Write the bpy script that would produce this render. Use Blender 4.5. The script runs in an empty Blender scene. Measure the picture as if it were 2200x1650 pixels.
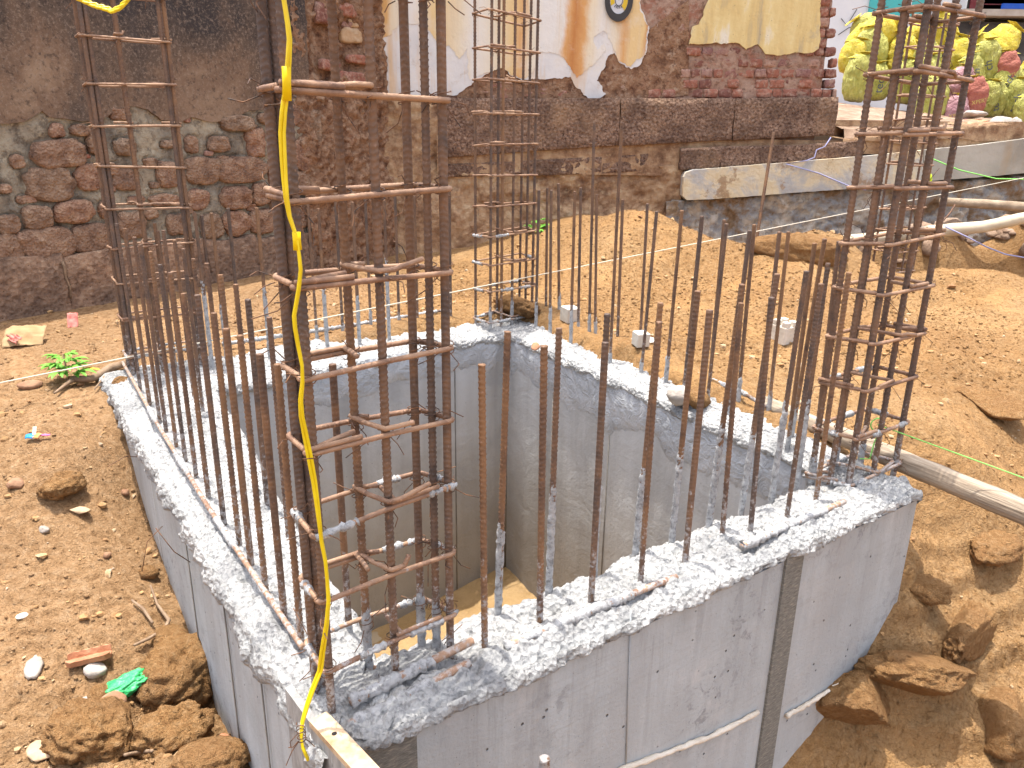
import bpy, bmesh, math, random
import numpy as np
from mathutils import Vector, Matrix
from mathutils.bvhtree import BVHTree

random.seed(11)
RNG = np.random.default_rng(11)
SC = bpy.context.scene
COL = SC.collection
R = math.radians

# ------------------------------------------------------------------ camera, sky, sun, exposure
FOC, PITCH, ROLL, EYE = 1650.0, R(18.3), R(0.8), 1.0      # photo pixels (2200 wide); eye 1 m above the wall top (z = 0)
cr, sr, cp, sp_ = math.cos(ROLL), math.sin(ROLL), math.cos(PITCH), math.sin(PITCH)
c_right0, c_down0, c_fwd = Vector((1, 0, 0)), Vector((0, -sp_, -cp)), Vector((0, cp, -sp_))
c_right = c_right0 * cr - c_down0 * sr
c_down = c_right0 * sr + c_down0 * cr
cam_d = bpy.data.cameras.new('camera')
cam_d.sensor_width = 36.0
cam_d.lens = 36.0 * FOC / 2200.0
cam_d.clip_start, cam_d.clip_end = 0.05, 600
cam = bpy.data.objects.new('camera', cam_d)
COL.objects.link(cam)
cam.matrix_world = Matrix.Translation((0, 0, EYE)) @ Matrix((c_right, -c_down, -c_fwd)).transposed().to_4x4()
SC.camera = cam

SUN_EL, SUN_AZ = R(84), R(-55)           # noon sun almost overhead, slightly left and behind
world = bpy.data.worlds.new('World')
SC.world = world
world.use_nodes = True
wn = world.node_tree
sky = wn.nodes.new('ShaderNodeTexSky')
sky.sky_type = 'NISHITA'
sky.sun_disc = False
sky.sun_elevation = SUN_EL
sky.sun_rotation = SUN_AZ
sky.dust_density = 3.5
sky.air_density = 0.7
hz = wn.nodes.new('ShaderNodeHueSaturation')      # hazy, whitish noon sky
hz.inputs['Saturation'].default_value = 0.55
wn.links.new(sky.outputs[0], hz.inputs['Color'])
wn.links.new(hz.outputs[0], wn.nodes['Background'].inputs[0])
wn.nodes['Background'].inputs[1].default_value = 0.15
sun_d = bpy.data.lights.new('sun', 'SUN')
sun_d.energy = 2.0
sun_d.angle = R(0.5)
sun_d.color = (1.0, 0.955, 0.88)
sun = bpy.data.objects.new('sun', sun_d)
COL.objects.link(sun)
sd = Vector((math.sin(SUN_AZ) * math.cos(SUN_EL), math.cos(SUN_AZ) * math.cos(SUN_EL), math.sin(SUN_EL)))
sun.rotation_euler = sd.to_track_quat('Z', 'Y').to_euler()
sun.location = sd * 20
SC.view_settings.view_transform = 'Standard'
SC.view_settings.look = 'None'
SC.view_settings.exposure = 1.76
SC.view_settings.gamma = 1.0
SC.view_settings.use_curve_mapping = False
SC.cycles.max_bounces = 8
SC.cycles.diffuse_bounces = 7

# ------------------------------------------------------------------ measuring: photo pixel -> place in the world
def ray(x, y):
    u, v = (x - 1100) / FOC, (y - 825) / FOC
    u2, v2 = cr * u + sr * v, -sr * u + cr * v
    return Vector((u2, cp - v2 * sp_, -sp_ - v2 * cp))
def PZ(x, y, z):                       # at height z
    d = ray(x, y)
    t = (z - EYE) / d.z
    return Vector((d.x * t, d.y * t, z))
def PD(x, y, Y):                       # at distance Y in front of the camera
    d = ray(x, y)
    t = Y / d.y
    return Vector((d.x * t, Y, EYE + d.z * t))
def PP(x, y, p0, n):                   # on a plane
    d = ray(x, y)
    c = Vector((0, 0, EYE))
    t = (Vector(p0) - c).dot(n) / d.dot(n)
    return c + d * t
BO = Vector((-0.2836, 1.0605, 0))      # near outer corner of the concrete box
BA = R(34.5)
E1 = Vector((math.cos(BA), math.sin(BA), 0))
E2 = Vector((-math.sin(BA), math.cos(BA), 0))
def B(u, v, z=0.0):
    return BO + E1 * u + E2 * v + Vector((0, 0, z))

# ------------------------------------------------------------------ numeric noise
_perm = np.concatenate([RNG.permutation(256)] * 3)
_grad = RNG.normal(size=(256, 3))
_grad /= np.linalg.norm(_grad, axis=1)[:, None]
_rnd = RNG.random((256, 3))
def perlin(p):
    p = np.asarray(p, float)
    i = np.floor(p).astype(int)
    f = p - i
    w = f * f * f * (f * (f * 6 - 15) + 10)
    i &= 255
    out = np.zeros(len(p))
    for dx in (0, 1):
        for dy in (0, 1):
            for dz in (0, 1):
                h = _perm[_perm[_perm[i[:, 0] + dx] + i[:, 1] + dy] + i[:, 2] + dz]
                g = _grad[h]
                d = g[:, 0] * (f[:, 0] - dx) + g[:, 1] * (f[:, 1] - dy) + g[:, 2] * (f[:, 2] - dz)
                out += d * (w[:, 0] if dx else 1 - w[:, 0]) * (w[:, 1] if dy else 1 - w[:, 1]) * (w[:, 2] if dz else 1 - w[:, 2])
    return out
def fbm(p, octv=4, gain=0.5):
    p = np.asarray(p, float)
    a, s, o = 1.0, 0.0, np.zeros(len(p))
    for k in range(octv):
        o += a * perlin(p * 2 ** k + 17.3 * k)
        s += a
        a *= gain
    return o / s * 1.6
def worley(p):
    p = np.asarray(p, float)
    i = np.floor(p).astype(int)
    f = p - i
    best = np.full(len(p), 9.0)
    for dx in (-1, 0, 1):
        for dy in (-1, 0, 1):
            for dz in (-1, 0, 1):
                h = _perm[_perm[_perm[(i[:, 0] + dx) & 255] + ((i[:, 1] + dy) & 255)] + ((i[:, 2] + dz) & 255)]
                q = _rnd[h] + np.array([dx, dy, dz]) - f
                best = np.minimum(best, (q * q).sum(1))
    return np.sqrt(best)
def lumps(p):                          # rounded cauliflower lumps, 0..1
    return np.sqrt(np.clip(1 - (worley(p) / 0.95) ** 2, 0, 1))

# ------------------------------------------------------------------ materials
MATS = {}
class Mat:
    def __init__(s, name):
        s.m = bpy.data.materials.new(name)
        s.m.use_nodes = True
        s.t = s.m.node_tree
        s.n = s.t.nodes
        s.b = s.n['Principled BSDF']
        s.b.inputs['Specular IOR Level'].default_value = 0.25
        s.geo = s.n.new('ShaderNodeNewGeometry')
        s.pos = s.geo.outputs['Position']
        MATS[name] = s.m
    def link(s, a, b): s.t.links.new(a, b)
    def local(s):
        c = s.n.new('ShaderNodeTexCoord'); s.pos = c.outputs['Object']; return s
    def map(s, scale, rot=(0, 0, 0), loc=(0, 0, 0)):
        k = s.n.new('ShaderNodeMapping')
        k.inputs['Scale'].default_value = scale
        k.inputs['Rotation'].default_value = rot
        k.inputs['Location'].default_value = loc
        s.link(s.pos, k.inputs[0]); return k.outputs[0]
    def noise(s, scale, detail=4, rough=.55, dist=0, vec=None):
        k = s.n.new('ShaderNodeTexNoise')
        k.inputs['Scale'].default_value = scale; k.inputs['Detail'].default_value = detail
        k.inputs['Roughness'].default_value = rough; k.inputs['Distortion'].default_value = dist
        s.link(vec or s.pos, k.inputs['Vector']); return k.outputs['Fac']
    def voro(s, scale, vec=None, feat='F1', rnd=1):
        k = s.n.new('ShaderNodeTexVoronoi'); k.feature = feat
        k.inputs['Scale'].default_value = scale; k.inputs['Randomness'].default_value = rnd
        s.link(vec or s.pos, k.inputs['Vector']); return k.outputs['Distance']
    def ramp(s, fac, stops):
        k = s.n.new('ShaderNodeValToRGB')
        e = k.color_ramp.elements
        while len(e) < len(stops): e.new(0.5)
        for q, (p, c) in zip(e, stops):
            q.position = p
            q.color = (*c, 1) if not isinstance(c, (int, float)) else (c, c, c, 1)
        s.link(fac, k.inputs[0]); return k.outputs[0]
    def mix(s, fac, a, b, mode='MIX'):
        k = s.n.new('ShaderNodeMix'); k.data_type = 'RGBA'; k.blend_type = mode
        for sock, v in ((k.inputs[0], fac), (k.inputs[6], a), (k.inputs[7], b)):
            if isinstance(v, (int, float)): sock.default_value = v
            elif isinstance(v, tuple): sock.default_value = (*v, 1)
            else: s.link(v, sock)
        return k.outputs[2]
    def math(s, op, a, b=0.0):
        k = s.n.new('ShaderNodeMath'); k.operation = op
        for sock, v in ((k.inputs[0], a), (k.inputs[1], b)):
            if isinstance(v, (int, float)): sock.default_value = v
            else: s.link(v, sock)
        return k.outputs[0]
    def warp(s, scale, amt):             # position shaken by noise, so that cells come out irregular
        k = s.n.new('ShaderNodeTexNoise'); k.inputs['Scale'].default_value = scale; k.inputs['Detail'].default_value = 3
        s.link(s.pos, k.inputs['Vector'])
        a = s.n.new('ShaderNodeVectorMath'); a.operation = 'MULTIPLY_ADD'
        s.link(k.outputs['Color'], a.inputs[0]); a.inputs[1].default_value = (amt,) * 3; s.link(s.pos, a.inputs[2])
        return a.outputs[0]
    def sep(s, ax):
        k = s.n.new('ShaderNodeSeparateXYZ'); s.link(s.pos, k.inputs[0]); return k.outputs[ax]
    def rand(s):
        return s.n.new('ShaderNodeObjectInfo').outputs['Random']
    def bump(s, h, dist=.01, strength=1.0):
        k = s.n.new('ShaderNodeBump')
        k.inputs['Distance'].default_value = dist; k.inputs['Strength'].default_value = strength
        s.link(h, k.inputs['Height'])
        old = s.b.inputs['Normal'].links
        if old: s.link(old[0].from_socket, k.inputs['Normal'])
        s.link(k.outputs[0], s.b.inputs['Normal']); return s
    def out(s, col, rough=.9, spec=None, metal=None):
        for sock, v in ((s.b.inputs['Base Color'], col), (s.b.inputs['Roughness'], rough)):
            if isinstance(v, (int, float)): sock.default_value = v
            elif isinstance(v, tuple): sock.default_value = (*v, 1)
            else: s.link(v, sock)
        if spec is not None: s.b.inputs['Specular IOR Level'].default_value = spec
        if metal is not None: s.b.inputs['Metallic'].default_value = metal
        return s.m

# ground
k = Mat('dirt')
big = k.noise(1.1, 6, .6, .3)
fine = k.noise(38, 6, .7)
wv = k.warp(60, .03)
grain = k.math('ADD', k.math('MULTIPLY', k.voro(70, wv), .6), k.math('MULTIPLY', k.voro(165, wv), .42))
patch = k.ramp(k.noise(2.6, 5, .65, .5), [(.34, .3), (.52, 1)])          # 0 = smooth fine dust, 1 = gritty
c = k.ramp(big, [(.3, (.23, .12, .045)), (.45, (.31, .172, .068)), (.58, (.345, .20, .085)), (.72, (.40, .25, .12))])
c = k.mix(k.math('MULTIPLY', k.ramp(fine, [(.38, .0), (.7, .55)]), patch), c, (.47, .31, .165))
c = k.mix(k.math('MULTIPLY', k.ramp(fine, [(.3, .7), (.42, 0)]), patch), c, (.20, .095, .038))
c = k.mix(k.math('MULTIPLY', k.ramp(grain, [(.5, 0), (.8, .55)]), patch), c, (.17, .082, .03))
c = k.mix(k.math('MULTIPLY', k.ramp(grain, [(.1, .5), (.36, 0)]), patch), c, (.47, .315, .17))
c = k.mix(k.math('MULTIPLY', k.ramp(k.voro(22), [(.05, .5), (.25, 0)]), patch), c, (.42, .27, .14))
c = k.mix(k.ramp(k.noise(.8, 4, .6, .4), [(.55, 0), (.75, .55)]), c, (.27, .14, .06))
c = k.mix(k.ramp(k.math('ADD', k.math('MULTIPLY', k.sep('X'), -.55), k.math('MULTIPLY', k.noise(2.2, 3), .5)), [(.5, 0), (.95, .8)]), c, k.ramp(fine, [(.3, (.19, .105, .05)), (.5, (.34, .205, .105)), (.8, (.46, .315, .19))]))
k.bump(k.math('MULTIPLY', fine, patch), .024).bump(k.math('MULTIPLY', grain, patch), .008, .8).bump(k.noise(16, 5, .65), .02).bump(k.noise(140, 3, .7), .005)
k.out(c, .95, .12)
k = Mat('clod_soil')
fine = k.noise(55, 6, .7)
c = k.ramp(fine, [(.3, (.25, .125, .05)), (.5, (.37, .205, .085)), (.75, (.46, .29, .15))])
c = k.mix(k.ramp(k.noise(6, 3), [(.4, 0), (.7, .5)]), c, (.28, .15, .07))
k.bump(fine, .018).bump(k.noise(20, 5, .7), .022).bump(k.voro(120, k.warp(60, .03)), .007).bump(k.noise(220, 3, .7), .004)
k.out(c, .95, .1)
k = Mat('gravel')
c = k.ramp(k.noise(9, 2), [(.3, (.26, .14, .07)), (.5, (.40, .24, .11)), (.62, (.46, .33, .2)), (.75, (.52, .45, .37))])
k.bump(k.noise(200, 3), .003)
k.out(c, .9, .15)
k = Mat('mud_floor')
c = k.ramp(k.noise(5, 5, .6), [(.3, (.27, .165, .065)), (.6, (.36, .235, .105)), (.75, (.37, .275, .155))])
k.bump(k.noise(30, 5, .7), .012)
k.out(c, k.ramp(k.noise(3, 2), [(.4, .35), (.6, .8)]), .4)
k = Mat('muddy_water')
k.out((.38, .30, .20), .06, .5)

# concrete
k = Mat('rough_concrete')
f1 = k.noise(60, 6, .7)
c = k.ramp(k.noise(7, 4), [(.3, (.27, .27, .27)), (.46, (.40, .397, .385)), (.6, (.48, .472, .455)), (.78, (.53, .50, .46))])
c = k.mix(k.ramp(f1, [(.36, .85), (.5, 0)]), c, (.22, .22, .22))  # crevice shade painted into the colour where the fine noise is low
c = k.mix(k.ramp(k.voro(48), [(.0, .35), (.3, 0)]), c, (.60, .59, .57))
c = k.mix(k.ramp(k.noise(16, 3), [(.69, 0), (.76, .35)]), c, (.50, .34, .19))
k.bump(f1, .010).bump(k.voro(85), .009, .8)
k.out(c, .95, .12)
k = Mat('mortar_crust')
c = k.ramp(k.noise(70, 5, .7), [(.35, (.22, .215, .21)), (.5, (.40, .40, .40)), (.7, (.52, .515, .505))])
k.bump(k.noise(220, 4, .7), .004)
k.out(c, .95, .1)
k = Mat('formed_concrete')
st = k.noise(1, 5, .6, 0, k.map((9, 9, 1.1)))
c = k.ramp(k.noise(3.0, 6, .62), [(.3, (.36, .385, .392)), (.5, (.43, .457, .466)), (.72, (.47, .494, .498))])
c = k.mix(k.ramp(st, [(.42, .35), (.6, 0)]), c, (.29, .285, .28))
c = k.mix(k.math('MULTIPLY', k.ramp(k.noise(24, 6, .75, .6), [(.40, .75), (.47, 0)]), k.ramp(k.noise(2.6, 3), [(.47, 0), (.62, 1)])), c, (.22, .22, .225))
c = k.mix(k.ramp(k.noise(1, 4, .7, 0, k.map((2, 2, 70))), [(.55, 0), (.7, .22)]), c, (.27, .265, .26))
c = k.mix(k.ramp(k.voro(22), [(.055, .9), (.085, 0)]), c, (.10, .10, .10))
c = k.mix(k.ramp(k.voro(55), [(.05, .7), (.09, 0)]), c, (.15, .15, .15))
dr = k.math('MULTIPLY', k.ramp(k.noise(1, 5, .7, .3, k.map((22, 22, 1.6))), [(.52, 0), (.64, 1)]), k.ramp(k.math('ADD', k.sep('Z'), .75), [(.2, 0), (.72, .42)]))
c = k.mix(dr, c, (.235, .235, .235))
c = k.mix(k.ramp(k.noise(1.7, 4), [(.6, 0), (.75, .3)]), c, (.40, .34, .29))
c = k.mix(k.ramp(k.noise(6, 5, .7), [(.58, 0), (.68, .45)]), c, (.50, .495, .485))
k.bump(k.noise(90, 5, .7), .003).bump(k.ramp(k.voro(22), [(.04, 0), (.09, 1)]), .005).bump(k.noise(5, 2), .006)
k.out(c, .8, .25)
k = Mat('trowelled_mortar')
c = k.ramp(k.noise(5, 5, .6, 1.2), [(.3, (.34, .35, .365)), (.5, (.43, .44, .455)), (.7, (.54, .54, .545))])
k.bump(k.noise(14, 4, .6, 1.5), .02).bump(k.noise(120, 3), .003)
k.out(c, .75, .3)
k = Mat('inner_concrete')
st = k.noise(1, 4, .6, 0, k.map((5, 5, .5)))
c = k.ramp(st, [(.3, (.32, .31, .295)), (.5, (.43, .425, .415)), (.7, (.50, .50, .495))])
c = k.mix(k.ramp(k.noise(2.4, 6, .7, .2), [(.50, 0), (.64, .4)]), c, (.27, .275, .28))
c = k.mix(k.ramp(k.voro(24), [(.04, .7), (.07, 0)]), c, (.14, .14, .14))
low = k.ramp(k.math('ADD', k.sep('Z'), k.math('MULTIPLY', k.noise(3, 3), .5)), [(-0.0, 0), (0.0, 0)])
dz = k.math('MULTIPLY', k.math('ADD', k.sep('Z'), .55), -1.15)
c = k.mix(k.ramp(k.math('ADD', dz, k.math('MULTIPLY', k.noise(4, 3), .35)), [(.1, 0), (.75, .62)]), c, (.215, .185, .145))   # darker and browner towards the bottom
k.bump(k.noise(60, 4, .7), .003).bump(k.noise(6, 3, .5, 1), .008)
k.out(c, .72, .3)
k = Mat('joint_and_shade_dark')  # dark colour of the board joints and of the painted corner shade
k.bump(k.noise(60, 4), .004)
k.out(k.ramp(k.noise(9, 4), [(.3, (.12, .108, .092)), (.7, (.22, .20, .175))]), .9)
k = Mat('board_grey')
c = k.ramp(k.noise(1, 5, .7, 0, k.map((60, 60, 260), (0, R(12), 0))), [(.35, (.13, .125, .11)), (.55, (.21, .20, .175)), (.8, (.42, .38, .30))])
k.bump(k.noise(1, 4, .7, 0, k.map((60, 60, 300), (0, R(12), 0))), .003)
k.out(c, .85)
k = Mat('cement_ridge')
k.bump(k.noise(120, 3), .003)
k.out(k.ramp(k.noise(30, 3), [(.3, (.55, .47, .37)), (.7, (.7, .63, .53))]), .9)
k = Mat('rusty_plate')
c = k.ramp(k.noise(14, 5, .65), [(.3, (.30, .17, .08)), (.5, (.52, .38, .24)), (.65, (.62, .5, .36)), (.75, (.42, .47, .43))])
k.bump(k.noise(80, 4), .002)
k.out(c, .8)
k = Mat('grey_plank')
c = k.ramp(k.noise(1, 5, .7, 0, k.map((40, 40, 9))), [(.3, (.2, .19, .18)), (.6, (.37, .36, .34)), (.8, (.5, .47, .43))])
k.bump(k.noise(1, 4, .7, 0, k.map((60, 60, 10))), .003)
k.out(c, .85)

# steel
def steel(name, dark, mid, rust, thr=.52, rough=.62):
    k = Mat(name)
    n1 = k.noise(16, 5, .7)
    n2 = k.noise(120, 3, .7)
    c = k.ramp(n1, [(.3, dark), (.55, mid), (.78, rust)])
    rr = k.math('ADD', k.math('MULTIPLY', k.rand(), .35), n1)
    c = k.mix(k.ramp(rr, [(.62, 0), (.95, .75)]), c, rust)
    c = k.mix(k.ramp(k.noise(5, 4, .7), [(.48, 0), (.62, .7)]), c, rust)
    c = k.mix(k.ramp(n2, [(.58, 0), (.72, .6)]), c, tuple(min(1, q * 2.2 + .02) for q in mid))
    # splashes of cement low down
    z = k.math('ADD', k.math('MULTIPLY', k.sep('Z'), -1.0), k.math('MULTIPLY', k.noise(75, 4, .7), 1.35))
    c = k.mix(k.ramp(z, [(.56, 0), (.72, .8)]), c, (.42, .40, .385))
    k.bump(n2, .0015)
    k.out(c, rough, .35, .15)
steel('dark_rebar', (.075, .056, .048), (.135, .09, .068), (.215, .12, .068))
steel('rusty_rebar', (.092, .058, .044), (.165, .096, .061), (.265, .143, .07))
steel('rust_stirrup', (.14, .08, .054), (.26, .15, .095), (.40, .25, .155))
k = Mat('tie_wire')
k.out(k.ramp(k.noise(60, 2), [(.35, (.05, .035, .03)), (.6, (.2, .095, .045))]), .6, .4, .3)

# old walls
k = Mat('dark_plaster')
n = k.noise(1.6, 6, .62, .5)
zz = k.math('MULTIPLY', k.math('SUBTRACT', k.sep('Z'), .95), .45)
c = k.ramp(k.math('SUBTRACT', n, k.math('SUBTRACT', zz, .16)), [(.28, (.05, .042, .040)), (.45, (.11, .078, .058)), (.6, (.19, .122, .08)), (.78, (.34, .24, .16))])
c = k.mix(k.ramp(k.noise(60, 6, .8), [(.5, 0), (.66, .7)]), c, (.33, .25, .19))
c = k.mix(k.ramp(k.noise(34, 5, .75), [(.36, .6), (.47, 0)]), c, (.035, .028, .026))
c = k.mix(k.ramp(k.noise(6, 6, .7), [(.55, 0), (.75, .5)]), c, (.27, .17, .11))
c = k.mix(k.ramp(k.noise(1, 5, .6, 0, k.map((5, 5, .7))), [(.55, 0), (.75, .6)]), c, (.075, .066, .064))
k.bump(k.noise(90, 4, .7), .003).bump(k.noise(8, 4), .008)
k.out(c, .92, .15)
k = Mat('lime_mortar')
n = k.noise(4.5, 6, .65)
c = k.ramp(n, [(.3, (.14, .12, .095)), (.44, (.29, .25, .195)), (.58, (.43, .37, .275)), (.75, (.54, .46, .33))])
c = k.mix(k.ramp(k.noise(45, 5, .7), [(.55, 0), (.75, .5)]), c, (.10, .075, .055))
c = k.mix(k.ramp(k.noise(13, 6, .7), [(.37, .7), (.48, 0)]), c, (.115, .09, .07))
k.bump(k.noise(40, 6, .7), .025).bump(k.noise(12, 5), .03)
k.out(c, .95, .12)
k = Mat('laterite_stone')
n = k.noise(11, 6, .7)
c = k.ramp(n, [(.32, (.14, .074, .054)), (.48, (.31, .175, .115)), (.62, (.42, .265, .175)), (.8, (.53, .39, .28))])
c = k.mix(k.math('MULTIPLY', k.rand(), .9), c, k.ramp(n, [(.3, (.15, .10, .07)), (.6, (.31, .215, .145)), (.8, (.45, .34, .24))]))
k.bump(n, .025).bump(k.voro(65), .010)
k.out(c, .92, .15)
k = Mat('dark_laterite')
n = k.noise(55, 6, .75)
c = k.ramp(n, [(.34, (.04, .025, .019)), (.43, (.16, .097, .07)), (.54, (.29, .185, .13)), (.72, (.48, .35, .25))])
c = k.mix(k.ramp(k.voro(42), [(.06, .8), (.18, 0)]), c, (.03, .019, .015))
c = k.mix(k.ramp(k.noise(2.2, 5, .65), [(.5, 0), (.72, .6)]), c, (.40, .26, .155))
c = k.mix(k.ramp(k.noise(5, 5, .65), [(.38, .6), (.55, 0)]), c, (.09, .055, .042))
k.bump(n, .014).bump(k.voro(42), .012)
k.out(c, .9, .15)
k = Mat('base_course')
n = k.noise(20, 6, .7)
c = k.ramp(n, [(.3, (.22, .125, .082)), (.5, (.38, .235, .15)), (.7, (.52, .36, .24))])
c = k.mix(k.ramp(k.noise(2.5, 4), [(.42, .8), (.62, 0)]), c, k.ramp(n, [(.35, (.10, .068, .053)), (.7, (.28, .19, .135))]))
c = k.mix(k.ramp(k.voro(38), [(.06, .8), (.16, 0)]), c, (.03, .018, .014))
k.bump(n, .02).bump(k.voro(38), .01)
k.out(c, .93, .12)
k = Mat('earth_render')
n = k.noise(7, 6, .68)
c = k.ramp(n, [(.28, (.12, .066, .042)), (.42, (.27, .16, .095)), (.56, (.45, .30, .18)), (.75, (.60, .46, .30))])
c = k.mix(k.ramp(k.noise(26, 5, .7), [(.57, 0), (.72, .6)]), c, (.56, .42, .25))
c = k.mix(k.ramp(k.noise(1.5, 3), [(.5, 0), (.75, .6)]), c, (.30, .17, .085))
k.bump(k.noise(30, 6, .7), .02).bump(k.noise(90, 3), .006)
k.out(c, .95, .1)
k = Mat('red_rubble')
n = k.noise(9, 6, .7)
c = k.ramp(n, [(.3, (.08, .042, .028)), (.44, (.23, .125, .075)), (.56, (.36, .22, .135)), (.64, (.27, .145, .09)), (.8, (.52, .38, .25))])
c = k.mix(k.ramp(k.noise(17, 5, .7), [(.55, 0), (.66, .7)]), c, (.46, .33, .23))
c = k.mix(k.ramp(k.noise(30, 5, .7), [(.36, .75), (.46, 0)]), c, (.10, .045, .03))
k.bump(k.noise(24, 6, .7), .03).bump(k.noise(9, 4), .04)
k.out(c, .95, .1)
k = Mat('mud_mortar')
n = k.noise(14, 6, .7)
c = k.ramp(n, [(.3, (.23, .14, .10)), (.5, (.35, .225, .165)), (.72, (.47, .34, .26))])
c = k.mix(k.ramp(k.noise(2.2, 3), [(.5, 0), (.66, .5)]), c, (.34, .30, .26))
c = k.mix(k.ramp(k.noise(9, 5, .7), [(.52, 0), (.62, .75)]), c, (.30, .13, .085))
c = k.mix(k.ramp(k.noise(22, 5, .7), [(.36, .7), (.46, 0)]), c, (.14, .075, .05))
k.bump(k.noise(50, 6, .7), .012)
k.out(c, .95, .1)
k = Mat('old_brick')
n = k.noise(28, 5, .7)
c = k.ramp(k.rand(), [(.0, (.19, .085, .068)), (.3, (.28, .115, .08)), (.6, (.34, .14, .092)), (.8, (.235, .125, .115)), (1, (.42, .26, .19))])
c = k.mix(k.ramp(n, [(.46, 0), (.64, .75)]), c, (.45, .31, .235))
c = k.mix(k.ramp(k.noise(60, 4, .7), [(.35, .6), (.47, 0)]), c, (.11, .055, .045))
k.bump(n, .008)
k.out(c, .92, .12)
k = Mat('cream_paint')
xw = k.math('ADD', k.sep('X'), k.math('MULTIPLY', k.math('SUBTRACT', k.noise(2.6, 6, .68, .5, k.map((1, 1, .4))), .5), .24))
f = k.math('DIVIDE', k.math('ADD', xw, 1.09), 2.22)
WH, CR, YE, OR, RU = (.69, .67, .63), (.70, .61, .45), (.68, .50, .25), (.60, .33, .13), (.47, .20, .065)
c = k.ramp(f, [(0, WH), (.03, CR), (.055, (.62, .36, .13)), (.08, CR), (.14, WH), (.22, YE), (.30, CR), (.34, WH), (.42, CR), (.475, YE), (.50, OR), (.525, CR), (.57, WH), (.645, WH), (.665, OR), (.69, RU), (.725, OR), (.745, CR), (.79, WH), (.83, CR), (.855, OR), (.875, YE), (.915, YE), (.935, RU), (.96, OR), (.975, YE), (1, CR)])
c = k.mix(k.ramp(k.noise(1, 5, .65, 0, k.map((26, 26, 1.2))), [(.5, 0), (.75, .5)]), c, (.62, .50, .34))
c = k.mix(k.ramp(k.noise(5, 6, .65), [(.55, 0), (.75, .45)]), c, (.68, .655, .60))
c = k.mix(k.ramp(k.noise(40, 4, .7), [(.66, 0), (.74, .6)]), c, (.34, .20, .10))
k.bump(k.noise(9, 3), .006).bump(k.noise(60, 4), .002)
k.out(c, .8, .25)
k = Mat('bluish_undercoat')
c = k.ramp(k.noise(5, 5, .6), [(.3, (.57, .565, .565)), (.55, (.66, .652, .64)), (.75, (.66, .61, .52))])
c = k.mix(k.ramp(k.noise(1, 4, .6, 0, k.map((7, 7, .7))), [(.52, 0), (.66, .75)]), c, (.62, .42, .22))
c = k.mix(k.ramp(k.noise(18, 5, .7), [(.58, 0), (.7, .5)]), c, (.48, .40, .32))
k.bump(k.noise(30, 4), .003)
k.out(c, .85)
k = Mat('yellow_plaster')
c = k.ramp(k.noise(1, 5, .62, .4, k.map((4.5, 4.5, .8))), [(.34, (.40, .34, .23)), (.44, (.62, .47, .21)), (.54, (.68, .55, .27)), (.62, (.70, .66, .55)), (.7, (.50, .42, .28))])
c = k.mix(k.ramp(k.noise(2.4, 6, .7, .6), [(.52, 0), (.62, .7)]), c, (.36, .32, .25))
c = k.mix(k.ramp(k.voro(24), [(.05, .7), (.1, 0)]), c, (.2, .14, .08))
k.bump(k.noise(25, 5, .6), .006)
k.out(c, .88)
k = Mat('plinth_ledge')
c = k.ramp(k.noise(2.4, 6, .66, .8), [(.32, (.58, .45, .26)), (.46, (.64, .54, .37)), (.52, (.50, .46, .39)), (.6, (.40, .395, .385)), (.68, (.56, .48, .35))])
c = k.mix(k.ramp(k.noise(4, 6, .7), [(.56, 0), (.62, .8)]), c, (.30, .185, .10))
k.bump(k.noise(20, 5), .012)
k.out(c, .85)
k = Mat('grey_ledge')
c = k.ramp(k.noise(2.2, 6, .6), [(.3, (.25, .225, .185)), (.5, (.38, .35, .30)), (.7, (.46, .425, .37))])
c = k.mix(k.ramp(k.noise(1, 4, .6, 0, k.map((6, 6, .8))), [(.62, 0), (.75, .5)]), c, (.38, .26, .14))
k.bump(k.noise(20, 5), .005)
k.out(c, .85)
k = Mat('foundation_rough')
n = k.noise(4.2, 6, .65, .4)
c = k.ramp(n, [(.3, (.13, .085, .05)), (.42, (.30, .205, .125)), (.5, (.33, .325, .32)), (.58, (.50, .43, .34)), (.68, (.66, .60, .52)), (.78, (.34, .22, .13))])
c = k.mix(k.ramp(k.noise(22, 5, .7), [(.55, 0), (.7, .7)]), c, (.17, .10, .05))
k.bump(k.noise(22, 6, .7), .03)
k.out(c, .95, .1)
k = Mat('rubble_terrace')
n = k.noise(6, 6, .7)
c = k.ramp(n, [(.3, (.17, .105, .07)), (.5, (.29, .20, .14)), (.7, (.40, .31, .24))])
k.bump(k.noise(22, 6, .7), .02)
k.out(c, .95, .1)
k = Mat('white_house_wall')
k.bump(k.noise(30, 3), .003)
k.out(k.ramp(k.noise(1.2, 5), [(.35, (.62, .63, .65)), (.7, (.74, .74, .74))]), .85)
k = Mat('stained_wall')
c = k.ramp(k.noise(1.1, 6, .65, .6), [(.36, (.025, .024, .026)), (.5, (.07, .062, .055)), (.62, (.26, .235, .20)), (.8, (.46, .43, .38))])
k.bump(k.noise(30, 4), .004)
k.out(c, .9)
k = Mat('grey_coping')
k.out(k.ramp(k.noise(5, 5), [(.3, (.30, .255, .21)), (.7, (.47, .42, .36))]), .9)
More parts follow.
